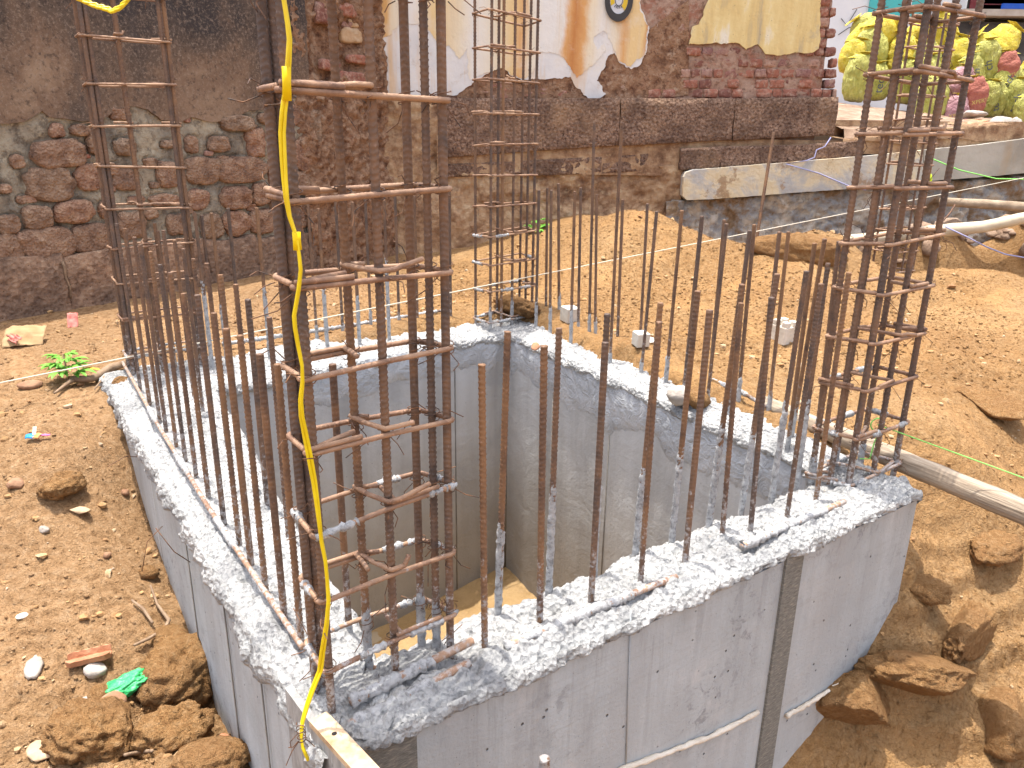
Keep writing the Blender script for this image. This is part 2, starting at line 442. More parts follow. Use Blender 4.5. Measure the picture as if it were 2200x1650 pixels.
for nm, col, rg in (('teal_paint', (.07, .42, .42), .5), ('maroon_paint', (.13, .018, .022), .5), ('blue_enamel', (.012, .08, .42), .4),
                    ('dark_void', (.02, .015, .015), .9), ('emblem_black', (.045, .042, .042), .6), ('emblem_yellow', (.62, .43, .03), .6),
                    ('emblem_white', (.56, .57, .60), .6), ('print_grey', (.10, .105, .12), .8), ('print_gold', (.55, .42, .12), .7),
                    ('knot_lime', (.55, .72, .02), .6), ('wrapper_blue', (.03, .25, .62), .4), ('wrapper_pink', (.65, .16, .38), .4),
                    ('wrapper_orange', (.75, .28, .10), .4), ('shell_white', (.74, .70, .62), .6)):
    k = Mat(nm)
    k.bump(k.noise(60, 3), .001)
    k.out(k.mix(k.ramp(k.noise(14, 4), [(.4, 0), (.75, .3)]), col, tuple(min(1, q * .7 + .06) for q in col)), rg)
# sacks
k = Mat('sack_yellow').local()
c = k.ramp(k.noise(5, 4), [(.3, (.36, .35, .065)), (.55, (.46, .44, .10)), (.75, (.54, .51, .19))])
c = k.mix(k.ramp(k.noise(2.0, 3), [(.5, 0), (.8, .35)]), c, (.36, .37, .12))
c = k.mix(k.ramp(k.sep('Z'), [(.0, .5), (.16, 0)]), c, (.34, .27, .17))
k.bump(k.noise(1, 4, .6, .8, k.map((11, 11, 4))), .05).bump(k.noise(1, 2, .5, 0, k.map((90, 90, 90))), .002)
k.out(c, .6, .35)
k = Mat('sack_bright').local()
c = k.ramp(k.noise(6, 4), [(.3, (.52, .38, .02)), (.55, (.62, .49, .045)), (.75, (.68, .57, .15))])
k.bump(k.noise(12, 4, .6, 1.0), .03)
k.out(c, .55, .35)
k = Mat('sack_rose').local()
c = k.ramp(k.noise(5, 4), [(.3, (.34, .16, .18)), (.7, (.45, .27, .27))])
k.bump(k.noise(9, 4), .03)
k.out(c, .65)
k = Mat('sack_red').local()
k.bump(k.noise(9, 4), .02)
k.out(k.ramp(k.noise(5, 4), [(.3, (.30, .085, .065)), (.7, (.40, .15, .10))]), .65)
# lines, wood, bits
k = Mat('yellow_cable')
k.out(k.ramp(k.noise(30, 2), [(.3, (.66, .47, .0)), (.7, (.80, .62, .01))]), .38, .45)
k = Mat('yellow_tape')
k.out((.74, .52, .0), .5)
k = Mat('white_cord'); k.out((.62, .57, .46), .8)
k = Mat('green_cord'); k.out((.24, .62, .14), .7)
k = Mat('violet_cord'); k.out((.33, .33, .52), .8)
k = Mat('weathered_wood')
c = k.ramp(k.noise(1, 5, .7, .4, k.map((6, 6, 60), (0, R(0), 0))), [(.3, (.17, .125, .085)), (.5, (.33, .26, .19)), (.7, (.47, .385, .29))])
k.bump(k.noise(1, 4, .7, 0, k.map((10, 10, 90))), .004)
k.out(c, .85)
k = Mat('pale_bamboo')
c = k.ramp(k.noise(7, 4), [(.3, (.46, .38, .26)), (.7, (.62, .55, .42))])
k.bump(k.noise(25, 4), .004)
k.out(c, .7)
k = Mat('grey_log')
k.bump(k.noise(30, 4), .006)
k.out(k.ramp(k.noise(12, 4), [(.3, (.22, .16, .105)), (.7, (.40, .31, .22))]), .9)
k = Mat('root_bark')
k.bump(k.noise(60, 4), .003)
k.out(k.ramp(k.noise(30, 4), [(.3, (.18, .115, .07)), (.7, (.33, .235, .155))]), .9)
k = Mat('leaf_green')
c = k.ramp(k.noise(30, 3), [(.3, (.09, .30, .025)), (.7, (.19, .44, .06))])
k.out(c, .5, .3)
k.b.inputs['Subsurface Weight'].default_value = 0.0
k = Mat('leaf_dry'); k.out(k.ramp(k.noise(30, 3), [(.3, (.40, .22, .02)), (.7, (.58, .38, .06))]), .7)
k = Mat('green_plastic')
c = k.ramp(k.noise(25, 4), [(.3, (.02, .33, .085)), (.7, (.06, .50, .17))])
k.bump(k.noise(35, 4, .6, 1), .008)
k.out(c, .35, .45)
k = Mat('cover_block_cement')
k.bump(k.noise(80, 4), .002)
k.out(k.ramp(k.noise(20, 4), [(.3, (.50, .45, .37)), (.7, (.66, .61, .53))]), .9)
k = Mat('terracotta')
k.bump(k.noise(60, 4), .004)
k.out(k.ramp(k.noise(20, 4), [(.3, (.36, .15, .075)), (.6, (.50, .25, .14)), (.8, (.52, .36, .24))]), .9)
k = Mat('tan_tile')
k.bump(k.noise(60, 4), .004)
k.out(k.ramp(k.noise(20, 4), [(.3, (.40, .26, .145)), (.7, (.55, .41, .27))]), .9)
k = Mat('brown_stone')
k.bump(k.noise(50, 5), .006)
k.out(k.ramp(k.noise(14, 4), [(.3, (.22, .115, .065)), (.6, (.32, .185, .11)), (.8, (.40, .27, .18))]), .85)
k = Mat('grey_stone')
k.bump(k.noise(50, 5), .006)
k.out(k.ramp(k.noise(14, 4), [(.3, (.28, .24, .20)), (.7, (.46, .41, .36))]), .9)
k = Mat('cardboard')
k.out(k.ramp(k.noise(14, 4), [(.3, (.33, .21, .10)), (.7, (.45, .31, .17))]), .9)
k = Mat('red_cloth'); k.out(k.ramp(k.noise(30, 3), [(.3, (.35, .07, .06)), (.7, (.6, .25, .2))]), .8)

# ------------------------------------------------------------------ building helpers
def obj(name, verts, faces, mat, parent=None, smooth=True):
    me = bpy.data.meshes.new(name)
    me.from_pydata([tuple(v) for v in verts] if not isinstance(verts, np.ndarray) else verts.tolist(), [], faces if isinstance(faces, list) else faces.tolist())
    me.update()
    if mat: me.materials.append(MATS[mat])
    if smooth: me.polygons.foreach_set('use_smooth', [True] * len(me.polygons))
    return link(name, me, parent)
def link(name, me, parent=None, mw=None):
    o = bpy.data.objects.new(name, me)
    if name in ('tie_wire', 'mortar_crust'): o['kind'] = 'stuff'
    COL.objects.link(o)
    if mw is not None: o.matrix_world = mw
    if parent: adopt(o, parent)
    return o
def adopt(o, parent):
    # every thing's root is only moved and turned (no parents above it), so its world matrix is basis chain
    m = Matrix.Identity(4)
    p = parent
    chain = []
    while p: chain.append(p); p = p.parent
    for q in reversed(chain): m = m @ q.matrix_parent_inverse @ q.matrix_basis
    o.parent = parent
    o.matrix_parent_inverse = m.inverted()
def tag(o, label=None, cat=None, group=None, kind=None):
    if label: o['label'] = label
    if cat: o['category'] = cat
    if group: o['group'] = group
    if kind: o['kind'] = kind
    return o
def thing(name, label, cat, loc=(0, 0, 0), group=None):
    o = bpy.data.objects.new(name, None)
    o.empty_display_size = .05
    COL.objects.link(o)
    o.location = loc
    return tag(o, label, cat, group)
class MB:
    def __init__(s): s.v, s.f = [], []
    def add(s, vf):
        n = len(s.v)
        s.v.extend([tuple(q) for q in vf[0]])
        s.f.extend([tuple(i + n for i in q) for q in vf[1]])
        return s
    def build(s, name, mat, parent=None, smooth=True): return obj(name, s.v, s.f, mat, parent, smooth)
def frames(P):
    P = [Vector(p) for p in P]
    T = [((P[min(i + 1, len(P) - 1)] - P[max(i - 1, 0)]).normalized()) for i in range(len(P))]
    n = T[0].orthogonal().normalized()
    out = []
    for t in T:
        n = (n - t * n.dot(t))
        n = n.normalized() if n.length > 1e-6 else t.orthogonal().normalized()
        out.append((n.copy(), t.cross(n)))
    return P, out
def tube(P, r, seg=8, cap=True, rib=None, sq=(1, 1)):
    P, fr = frames(P)
    v, f = [], []
    L = 0
    for i, p in enumerate(P):
        if i: L += (P[i] - P[i - 1]).length
        ri = r[i] if isinstance(r, (list, tuple, np.ndarray)) else r
        n, b = fr[i]
        for j in range(seg):
            a = 2 * math.pi * j / seg
            q = ri
            if rib: q *= 1 + rib[1] * (1 if math.sin(2 * math.pi * L / rib[0] + a) > .2 else 0)
            v.append(p + n * (math.cos(a) * q * sq[0]) + b * (math.sin(a) * q * sq[1]))
    m = len(P)
    for i in range(m - 1):
        for j in range(seg):
            k = (j + 1) % seg
            f.append((i * seg + j, i * seg + k, (i + 1) * seg + k, (i + 1) * seg + j))
    if cap:
        f.append(tuple(range(seg - 1, -1, -1)))
        f.append(tuple((m - 1) * seg + j for j in range(seg)))
    return v, f
def rib_bar(p0, p1, r, pitch=.012, seg=12, seed=0, per=4, amp=.20):
    p0, p1 = Vector(p0), Vector(p1)
    ax = p1 - p0
    L = ax.length
    t = ax.normalized()
    n = t.orthogonal().normalized()
    b = t.cross(n)
    m = max(2, int(L / pitch * per))
    z = np.linspace(0, L, m + 1)
    a = np.arange(seg) * 2 * math.pi / seg
    rot = (seed * 1.7) % 6.28
    Z, A = np.meshgrid(z, a, indexing='ij')
    ph = Z / pitch + .55 * np.abs(np.cos(A))
    w = np.clip(np.sin(ph * 2 * math.pi) * 2.2 - .6, 0, 1) * np.clip(np.abs(np.sin(A)) * 2.2, 0, 1)
    lon = np.clip((np.abs(np.cos(A)) - .93) * 14, 0, 1)
    rr = r * (1 + amp * np.maximum(w, lon * .9))
    cx, cy = np.cos(A + rot) * rr, np.sin(A + rot) * rr
    N, Bv, T = np.array(n), np.array(b), np.array(t)
    v = np.array(p0) + cx[..., None] * N + cy[..., None] * Bv + Z[..., None] * T
    v = v.reshape(-1, 3)
    i = np.arange(m)[:, None] * seg
    j = np.arange(seg)[None, :]
    k2 = (j + 1) % seg
    f = np.stack([i + j, i + k2, i + seg + k2, i + seg + j], -1).reshape(-1, 4).tolist()
    f.append(list(range(seg - 1, -1, -1)))
    f.append([m * seg + q for q in range(seg)])
    return v, f
def box(c, sx, sy, sz, M=None):
    v = [Vector((x * sx / 2, y * sy / 2, z * sz / 2)) for x in (-1, 1) for y in (-1, 1) for z in (-1, 1)]
    if M: v = [M @ q for q in v]
    v = [q + Vector(c) for q in v]
    f = [(0, 1, 3, 2), (4, 6, 7, 5), (0, 4, 5, 1), (2, 3, 7, 6), (0, 2, 6, 4), (1, 5, 7, 3)]
    return v, f
def round_box(sx, sy, sz, bev, sub=0, rough=0.0, seed=0):
    bm = bmesh.new()
    bmesh.ops.create_cube(bm, size=1)
    for v in bm.verts: v.co = Vector((v.co.x * sx, v.co.y * sy, v.co.z * sz))
    bmesh.ops.bevel(bm, geom=bm.edges[:], offset=bev, segments=2, affect='EDGES', profile=.5)
    if sub: bmesh.ops.subdivide_edges(bm, edges=bm.edges[:], cuts=sub, use_grid_fill=True)
    V = np.array([v.co[:] for v in bm.verts])
    if rough:
        V = V + np.stack([fbm(V * 1.3 / max(sz, sx) * 2 + seed * 7 + q * 31, 3) for q in range(3)], 1) * rough
    F = [tuple(v.index for v in f.verts) for f in bm.faces]
    bm.free()
    return V, F
_ico = {}
def ico(sub):
    if sub not in _ico:
        bm = bmesh.new()
        bmesh.ops.create_icosphere(bm, subdivisions=sub, radius=1)
        _ico[sub] = (np.array([v.co[:] for v in bm.verts]), [tuple(v.index for v in f.verts) for f in bm.faces])
        bm.free()
    return _ico[sub]
def rock(size, sub=3, seed=0, rough=.25, lump=.12, angular=0.0):
    V, F = ico(sub)
    d = 1 + rough * 1.3 * fbm(V * 1.2 + seed * 3.7, 4) + lump * (lumps(V * 2.6 + seed * 1.3) - .6) + lump * .5 * (lumps(V * 7 + seed * 2.3) - .5) + rough * .45 * fbm(V * 5 + seed, 4)
    P = V * d[:, None]
    if angular:
        rs = np.random.default_rng(seed)
        for q in range(int(angular)):
            n = rs.normal(size=3); n /= np.linalg.norm(n)
            h = P @ n
            over = np.clip(h - .62, 0, None)
            P = P - over[:, None] * n * .93
    return P * np.array(size), F
def grid_faces(nu, nv):
    i = np.arange(nu - 1)[:, None] * nv
    j = np.arange(nv - 1)[None, :]
    return np.stack([i + j, i + nv + j, i + nv + j + 1, i + j + 1], -1).reshape(-1, 4)
ORD = ['first', 'second', 'third', 'fourth', 'fifth', 'sixth', 'seventh', 'eighth', 'ninth', 'tenth', 'eleventh', 'twelfth', 'thirteenth', 'fourteenth', 'fifteenth']

# ------------------------------------------------------------------ ground
WY = 6.4                                # painted wall stands here, facing the camera
outer = [B(-.035, -.03), B(1.785, -.025), B(2.22, 2.58), B(-.05, 2.47)]     # plan of the concrete box, outside
inner = [B(.125, .15), B(1.68, .16), B(1.80, 2.17), B(.29, 2.04)]            # and inside
FLOOR = -1.44
cps = []
def cz(x, y, z): p = PZ(x, y, z); cps.append((p.x, p.y, z))
def cd(x, y, Y): p = PD(x, y, Y); cps.append((p.x, p.y, p.z))
def cb(u, v, z): p = B(u, v); cps.append((p.x, p.y, z))
for a in ((0, 690, 0), (250, 655, .0), (450, 632, 0), (640, 605, .02), (100, 800, -.01), (30, 900, -.06), (0, 1000, -.12), (150, 1000, -.13),
          (0, 1200, -.30), (200, 1200, -.33), (0, 1450, -.45), (250, 1450, -.47), (0, 1650, -.5), (300, 1640, -.50), (450, 1650, -.49),
          (2000, 1100, -.24), (2060, 1250, -.42), (1985, 1380, -.50), (2200, 1300, -.50), (1950, 1550, -.70), (2200, 1600, -.78), (1850, 1640, -.78),
          (1640, 890, -.02), (1800, 940, -.03), (2000, 1020, -.12), (2200, 1150, -.32), (2000, 950, -.03), (1980, 880, .0), (2060, 905, -.02),
          (2150, 985, -.17), (2200, 910, -.12), (2200, 1040, -.26), (1500, 800, .03), (1300, 725, .04), (1160, 692, .04), (1000, 690, .03),
          (700, 722, .0), (550, 762, 0), (290, 805, -.02), (1400, 700, .06), (1700, 750, .03), (1900, 760, .0), (2200, 750, .0), (2090, 668, .03), (1940, 648, .05)): cz(*a)
for a in ((-.05, 2.03, -.10), (-.05, 1.81, -.30), (-.05, 1.46, -.44), (-.05, 1.05, -.54), (-.05, .82, -.60), (-.05, .4, -.60), (-.06, .1, -.68), (-.25, 1.6, -.30), (-.25, 1.1, -.43), (-.25, .7, -.52),
          (1.78, -.05, -.42), (1.68, -.03, -.54), (1.54, -.03, -.63), (1.32, -.03, -.76), (.9, -.05, -.95), (.3, -.12, -1.0), (2.0, .25, -.08), (1.93, .55, .045), (1.96, .9, .06), (2.0, 1.3, .065), (2.03, 1.7, .07), (2.06, 2.1, .07), (2.0, 2.42, .07), (1.5, 2.46, .06), (1.0, 2.46, .05), (.5, 2.46, .03)): cb(*a)
for a in ((1400, 455, 5.4), (1330, 520, 5.05), (1285, 478, 5.5), (1480, 497, 5.35), (1560, 525, 5.3), (1500, 600, 4.75), (1260, 600, 4.8), (1150, 565, 5.4),
          (1720, 506, 5.05), (1655, 560, 4.75), (1800, 522, 5.1), (1860, 590, 4.75), (1720, 590, 4.5), (2200, 640, 4.95), (2000, 628, 5.05), (1900, 522, 5.75), (2050, 512, 5.7), (2200, 505, 5.7),
          (2250, 500, 5.7), (1000, 565, 5.95), (1100, 505, 6.3), (1240, 462, 6.3), (850, 600, 5.7), (950, 640, 5.05)): cd(*a)
for a in ((1.75, 6.0, -.15), (2.2, 5.85, -.35), (2.05, 5.42, -.25), (2.35, 5.40, -.75), (2.8, 5.38, -.85), (3.4, 5.36, -.85), (4.2, 5.3, -.8), (2.6, 5.28, -.55), (3.2, 5.22, -.55), (2.7, 6.1, -.1), (3.4, 6.1, -.1), (2.1, 5.3, -.05), (-1, 0, -.6), (0, 0, -.85),
          (1, 0, -.9), (2.2, .3, -.9), (-5, 2, -.1), (-5, 6, 0), (6, 2, -.2), (6, 5.0, .0), (-3, -2, -.6), (3, -2, -.8), (0, -3, -.7), (0, 9, .3), (5, 9, .3), (-20, 0, 0), (20, 0, 0), (0, 25, 0), (0, -25, 0), (-60, -60, 0), (60, -60, 0), (60, 60, 0), (-60, 60, 0)): cps.append(a)
CP = np.array(cps)
def _phi(d2): return np.sqrt(d2 + .18 ** 2)
_D = ((CP[:, None, :2] - CP[None, :, :2]) ** 2).sum(-1)
_A = np.block([[_phi(_D) - .008 * np.eye(len(CP)), np.ones((len(CP), 1))], [np.ones((1, len(CP))), np.zeros((1, 1))]])
_W = np.linalg.solve(_A, np.append(CP[:, 2], 0))
def ground(X, Y):
    X, Y = np.atleast_1d(np.asarray(X, float)), np.atleast_1d(np.asarray(Y, float))
    z = np.full(X.shape, _W[-1])
    for (cx, cy, _), w in zip(CP, _W[:-1]): z = z + w * _phi((X - cx) ** 2 + (Y - cy) ** 2)
    P = np.stack([X, Y, np.zeros_like(X)], 1)
    near = np.exp(-((X / 5) ** 2 + ((Y - 2.5) / 5) ** 2))
    rough = .45 + .75 * np.clip(fbm(P * .9 + 5, 2) + .4, 0, 1) + .6 * ((X < -.3) & (Y < 1.9)) + .5 * ((X > 1.05) & (Y < 2.2))
    z = z + near * rough * (.030 * fbm(P * 3.0, 3) + .024 * (lumps(P * 9 + 3) - .6) + .018 * (lumps(P * 21 + 9) - .6) + .011 * (lumps(P * 48 + 2) - .6) + .014 * fbm(P * 30, 4))
    bk = np.clip((X - .2) * 2, 0, 1) * np.clip((Y - 2.6) * 2, 0, 1) * np.clip((6.2 - Y) * 2, 0, 1)
    z = z + bk * (.040 * fbm(P * 2.3 + 11, 4) + .030 * (lumps(P * 6.5 + 5) - .6) + .016 * (lumps(P * 14 + 5) - .6))
    rs = np.clip((X - .75 - .12 * Y) * 3, 0, 1) * np.clip((2.45 - Y) * 3, 0, 1)
    z = z + rs * (.050 * fbm(P * 4.5 + 31, 4) + .045 * (lumps(P * 5.5 + 13) - .6) + .020 * (lumps(P * 13 + 7) - .6))
    t = z / .10 + 1.1 * fbm(P * 3.2 + 61, 3)              # broken ledges of the cut bank
    f = np.clip((t - np.floor(t) - .6) / .28, 0, 1)
    z = z + rs * .55 * (np.floor(t) + f * f * (3 - 2 * f) - t + .3) * .10
    return z
def gz(x, y): return float(ground(x, y)[0])
xs = np.concatenate([-np.geomspace(60, 4.6, 12), np.arange(-4.5, -1.7, .022), np.arange(-1.7, 2.0, .0085), np.arange(2.0, 4.6, .022), np.geomspace(4.7, 60, 12)])
ys = np.concatenate([-np.geomspace(60, .6, 10), np.arange(.2, .62, .04), np.arange(.62, 2.6, .0085), np.arange(2.6, 4.6, .016), np.arange(4.6, 7.2, .022), np.geomspace(7.3, 60, 12)])
GX, GY = np.meshgrid(xs, ys, indexing='ij')
GZ = ground(GX.ravel(), GY.ravel())
GV = np.stack([GX.ravel(), GY.ravel(), GZ], 1)
GF = grid_faces(len(xs), len(ys))
def inside(poly, X, Y):
    ins = np.ones(X.shape, bool)
    for i in range(len(poly)):
        a, b_ = poly[i], poly[(i + 1) % len(poly)]
        ins &= (b_.x - a.x) * (Y - a.y) - (b_.y - a.y) * (X - a.x) > 0
    return ins
cut = [B(.05, .06), B(1.73, .06), B(1.90, 2.27), B(.08, 2.32)]
ins = inside(cut, GV[:, 0], GV[:, 1])
gap = np.full(len(GV), -9.0)                # how far outside the opening each point lies
for i in range(4):
    a, b_ = cut[i], cut[(i + 1) % 4]
    L_ = math.hypot(b_.x - a.x, b_.y - a.y)
    gap = np.maximum(gap, -((b_.x - a.x) * (GV[:, 1] - a.y) - (b_.y - a.y) * (GV[:, 0] - a.x)) / L_)
ragged = gap + .05 * fbm(GV * np.array([9, 9, 0]), 3)
fall = np.clip(1 - ragged / .11, 0, 1) ** 1.4      # loose soil thins out over the concrete edge
GV[:, 2] = np.where(GV[:, 2] > -.05, GV[:, 2] * (1 - fall) - .05 * fall, GV[:, 2])
keep = ~ins[GF].all(1)
tag(obj('ground', GV, GF[keep], 'dirt'), kind='structure')

# gravel and crumbs lying on the ground: nobody could count them
def gravel(n, region, smin, smax, mat, name):
    V0, F0 = ico(1)
    F0 = np.array(F0)
    X, Y = region(n)
    ok = ~inside(outer, X, Y)
    X, Y = X[ok], Y[ok]
    Z = ground(X, Y)
    n = len(X)
    S = smin * (smax / smin) ** (RNG.random(n) ** 3.2)
    A = RNG.random(n) * 6.28
    J = 1 + .75 * (RNG.random((n, len(V0), 1)) - .5)
    V = V0[None] * J * np.array([1, .8, .62])[None, None] * S[:, None, None] * (1 + .5 * (RNG.random((n, 1, 3)) - .5))
    ca, sa = np.cos(A)[:, None], np.sin(A)[:, None]
    x, y = V[..., 0] * ca - V[..., 1] * sa, V[..., 0] * sa + V[..., 1] * ca
    V = np.stack([x + X[:, None], y + Y[:, None], V[..., 2] + Z[:, None] + .25 * S[:, None]], -1).reshape(-1, 3)
    F = (F0[None] + (np.arange(n) * len(V0))[:, None, None]).reshape(-1, 3)
    tag(obj(name, V, F, mat, smooth=False), kind='stuff')
def reg_left(n):
    Y = .75 + 3.4 * RNG.random(n) ** 1.5
    return -.15 - RNG.random(n) * (.55 + Y * .62), Y
def reg_right(n):
    Y = .8 + 4.3 * RNG.random(n) ** 1.3
    return Y * (.12 + .72 * RNG.random(n)) + .1, Y
def reg_back(n): return -1.6 + 4.4 * RNG.random(n), 3.2 + 2.8 * RNG.random(n)
gravel(9000, reg_left, .0016, .010, 'dirt', 'soil_crumbs')
gravel(2600, reg_left, .003, .019, 'gravel', 'gravel')
gravel(12000, reg_right, .0014, .009, 'dirt', 'soil_crumbs')
gravel(500, reg_right, .004, .018, 'gravel', 'gravel')
gravel(13000, reg_back, .0035, .012, 'dirt', 'soil_crumbs')
gravel(500, reg_back, .006, .028, 'gravel', 'gravel')

# ------------------------------------------------------------------ concrete box with its rough poured top
pit = thing('concrete_pit', 'open square pit of grey concrete with rough broken white top', 'concrete pit', B(0, 0))
def ring_panel(i, name):
    j = (i + 1) % 4
    o0, o1, i0, i1 = outer[i], outer[j], inner[i], inner[j]
    top, bot = Vector((0, 0, -.022)), Vector((0, 0, -1.62))
    v = [o0 + bot, o1 + bot, i1 + bot, i0 + bot, o0 + top, o1 + top, i1 + top, i0 + top]
    f = [(0, 1, 5, 4), (4, 5, 6, 7), (0, 3, 2, 1)]
    a = obj(name, v, f, 'formed_concrete', pit, smooth=False)
    n = (i1 - i0).cross(Vector((0, 0, 1))).normalized()
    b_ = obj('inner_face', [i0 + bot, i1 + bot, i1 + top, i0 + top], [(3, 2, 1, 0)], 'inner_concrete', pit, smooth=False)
    return a
for i in range(4): ring_panel(i, 'wall_panel')
def rough_top(i, drop_out, drop_in, puff_out, puff_in, amp, nt=70, step=.006):
    j = (i + 1) % 4
    o0, o1, i0, i1 = outer[i], outer[j], inner[i], inner[j]
    L = (o1 - o0).length
    ns = int(L / step)
    s = np.linspace(0, 1, ns)
    O_ = np.array(o0)[None] * (1 - s[:, None]) + np.array(o1)[None] * s[:, None]
    I_ = np.array(i0)[None] * (1 - s[:, None]) + np.array(i1)[None] * s[:, None]
    no = np.array((o1 - o0).cross(Vector((0, 0, 1))).normalized())
    ni = -no
    sl = np.stack([s * L, np.full(ns, i * 9.1), np.zeros(ns)], 1)
    do = drop_out * np.clip(.75 + 1.1 * fbm(sl * 5.5, 4), .12, 2.0)
    di = drop_in * np.clip(.8 + .9 * fbm(sl * 4.0 + 40, 4), .15, 2.0)
    n1, n3 = (12 if drop_out > 0 else 3), (14 if drop_in > 0 else 3)
    n2 = nt
    rows = []
    for q in range(n1):                 # up the outer face
        a = q / n1
        p = O_ + no[None] * (puff_out * math.sin(math.pi * min(1, a * .9 + .12)) - (0.004 if q == 0 else 0))
        z = -do * (1 - a)
        rows.append((p, z, no * (.9 - .6 * a) + np.array([0, 0, .2 + .5 * a]), .35 + .65 * a, 0 if q == 0 else (1 if drop_out > 0 else .12)))
    for q in range(n2 + 1):             # across the top
        a = q / n2
        e = min(1, 6 * min(a, 1 - a))
        p = O_ * (1 - a) + I_ * a
        z = np.full(ns, 0.012 * e)
        nn = np.array([0, 0, 1.0]) + (no if drop_out > 0 else 0 * no) * max(0, .5 - a * 4) + ni * max(0, .5 - (1 - a) * 4)
        rows.append((p, z, nn, 1, (.3 + .7 * e) if drop_out > 0 or a > .5 else max(.16, e)))
    for q in range(1, n3 + 1):          # down the inner face
        a = q / n3
        p = I_ + ni[None] * (puff_in * math.sin(math.pi * min(1, (1 - a) * .9 + .12)) - (0.004 if q == n3 else 0))
        rows.append((p, -di * a, ni * (.3 + .6 * a) + np.array([0, 0, .7 - .5 * a]), 1 - .65 * a, 0 if q == n3 else (.8 if drop_in > 0 else .1)))
    V = np.stack([np.concatenate([r[0][:, :2], (r[1] + r[0][:, 2])[:, None]], 1) for r in rows], 1)
    N = np.stack([np.repeat((r[2] / np.linalg.norm(r[2]))[None], ns, 0) for r in rows], 1)
    W = np.array([r[4] for r in rows])[None, :].repeat(ns, 0)
    P = V.reshape(-1, 3)
    h = amp * (1.0 * fbm(P * 7 + i, 3) + .85 * (lumps(P * 15 + i) - .55) + .75 * (lumps(P * 34 + 3) - .55) + .42 * (lumps(P * 75 + 8) - .5) + .45 * fbm(P * 48, 4))
    P = P + N.reshape(-1, 3) * (h * W.reshape(-1))[:, None]
    return P, grid_faces(ns, len(rows))
for i, (do, di, po, pi_, am) in enumerate(((.020, .05, .002, .008, .027), (.06, .045, .012, .010, .021), (.05, .05, .012, .010, .021), (.075, .08, .008, .012, .024))):
    P, F = rough_top(i, do, di, po, pi_, am)
    obj('rough_top', P, F, 'rough_concrete', pit)
for q, (cu, cv, sx, sy) in enumerate(((.045, .05, .085, .085), (1.73, .06, .05, .07), (2.0, 2.38, .15, .15))):
    V, F = ico(5)
    V = V * np.array((sx, sy, .02))
    cc = np.array(B(cu, cv, .002))
    W = V + cc[None]
    V[:, 2] = V[:, 2] * .7 + .018 * (lumps(W * 15) - .55) + .020 * (lumps(W * 34) - .5) + .014 * (lumps(W * 75) - .5) + .012 * fbm(W * 30, 4) - .004
    V[:, :2] *= (1 + .25 * fbm(W * 14, 4))[:, None]
    obj('rough_top', V + cc[None], F, 'rough_concrete', pit)
def smear(i, a0, a1, depth, seed):      # trowelled mortar hanging below the inner rim
    i0, i1 = inner[i], inner[(i + 1) % 4]
    d = (i1 - i0)
    n = np.array(d.cross(Vector((0, 0, 1))).normalized()) * -1
    ns, nz = 160, 24
    s = np.linspace(a0, a1, ns)
    base = np.array(i0)[None] + np.array(d)[None] * s[:, None]
    dep = depth * np.clip(1 + .8 * fbm(np.stack([s * 8, s * 0 + seed, s * 0], 1), 5, .6), .35, 2.0)
    t = np.linspace(0, 1, nz)
    V = base[:, None, :] + np.zeros((1, nz, 1))
    V[..., 2] += -.0 - dep[:, None] * t[None]
    P = V.reshape(-1, 3)
    thick = (np.sin(np.pi * np.clip(t * .93 + .1, 0, 1)) ** .6)[None].repeat(ns, 0).reshape(-1)
    edge = np.clip(np.minimum(s - a0, a1 - s) * 20, 0, 1)[:, None].repeat(nz, 1).reshape(-1)
    h = -.003 + thick * edge * (.015 + .007 * fbm(P * 6 + seed, 3) + .009 * np.abs(fbm(P * np.array([14, 14, 7]) + seed, 4)))
    P = P + n[None] * h[:, None]
    obj('mortar_smear', P, grid_faces(ns, nz)[:, ::-1], 'trowelled_mortar', pit)
smear(1, .05, .999, .21, 3)
smear(2, .001, .85, .17, 8)
def face_strip(u0, u1, zt0, zt1, zb, mat, name, proud=.004, slant=0):
    pts = []
    for u, z in ((u0, zb), (u1, zb), (u1, zt1), (u0, zt0)):
        pts.append(B(u + slant * (z - zt0), -.03 - proud, z))
    back = [p + E2 * (proud + .01) for p in pts]
    f = [(0, 1, 2, 3), (0, 4, 5, 1), (1, 5, 6, 2), (2, 6, 7, 3), (3, 7, 4, 0)]
    obj(name, pts + back, f, mat, pit, smooth=False)
n2v = E2.copy()
def onfront(x, y, z0=0):
    p = PP(x, y, B(0, -.03), n2v)
    d = p - BO
    return d.dot(E1), p.z
u_a, z_a = onfront(1690, 1190); u_b, z_b = onfront(1728, 1172)
face_strip(u_a, u_b, z_a, z_b, -1.3, 'board_grey', 'formwork_strip')
u_a, z_a = onfront(770, 1608); u_b, z_b = onfront(893, 1572)
face_strip(u_a, u_b, z_a, z_b, -.5, 'board_grey', 'formwork_strip')
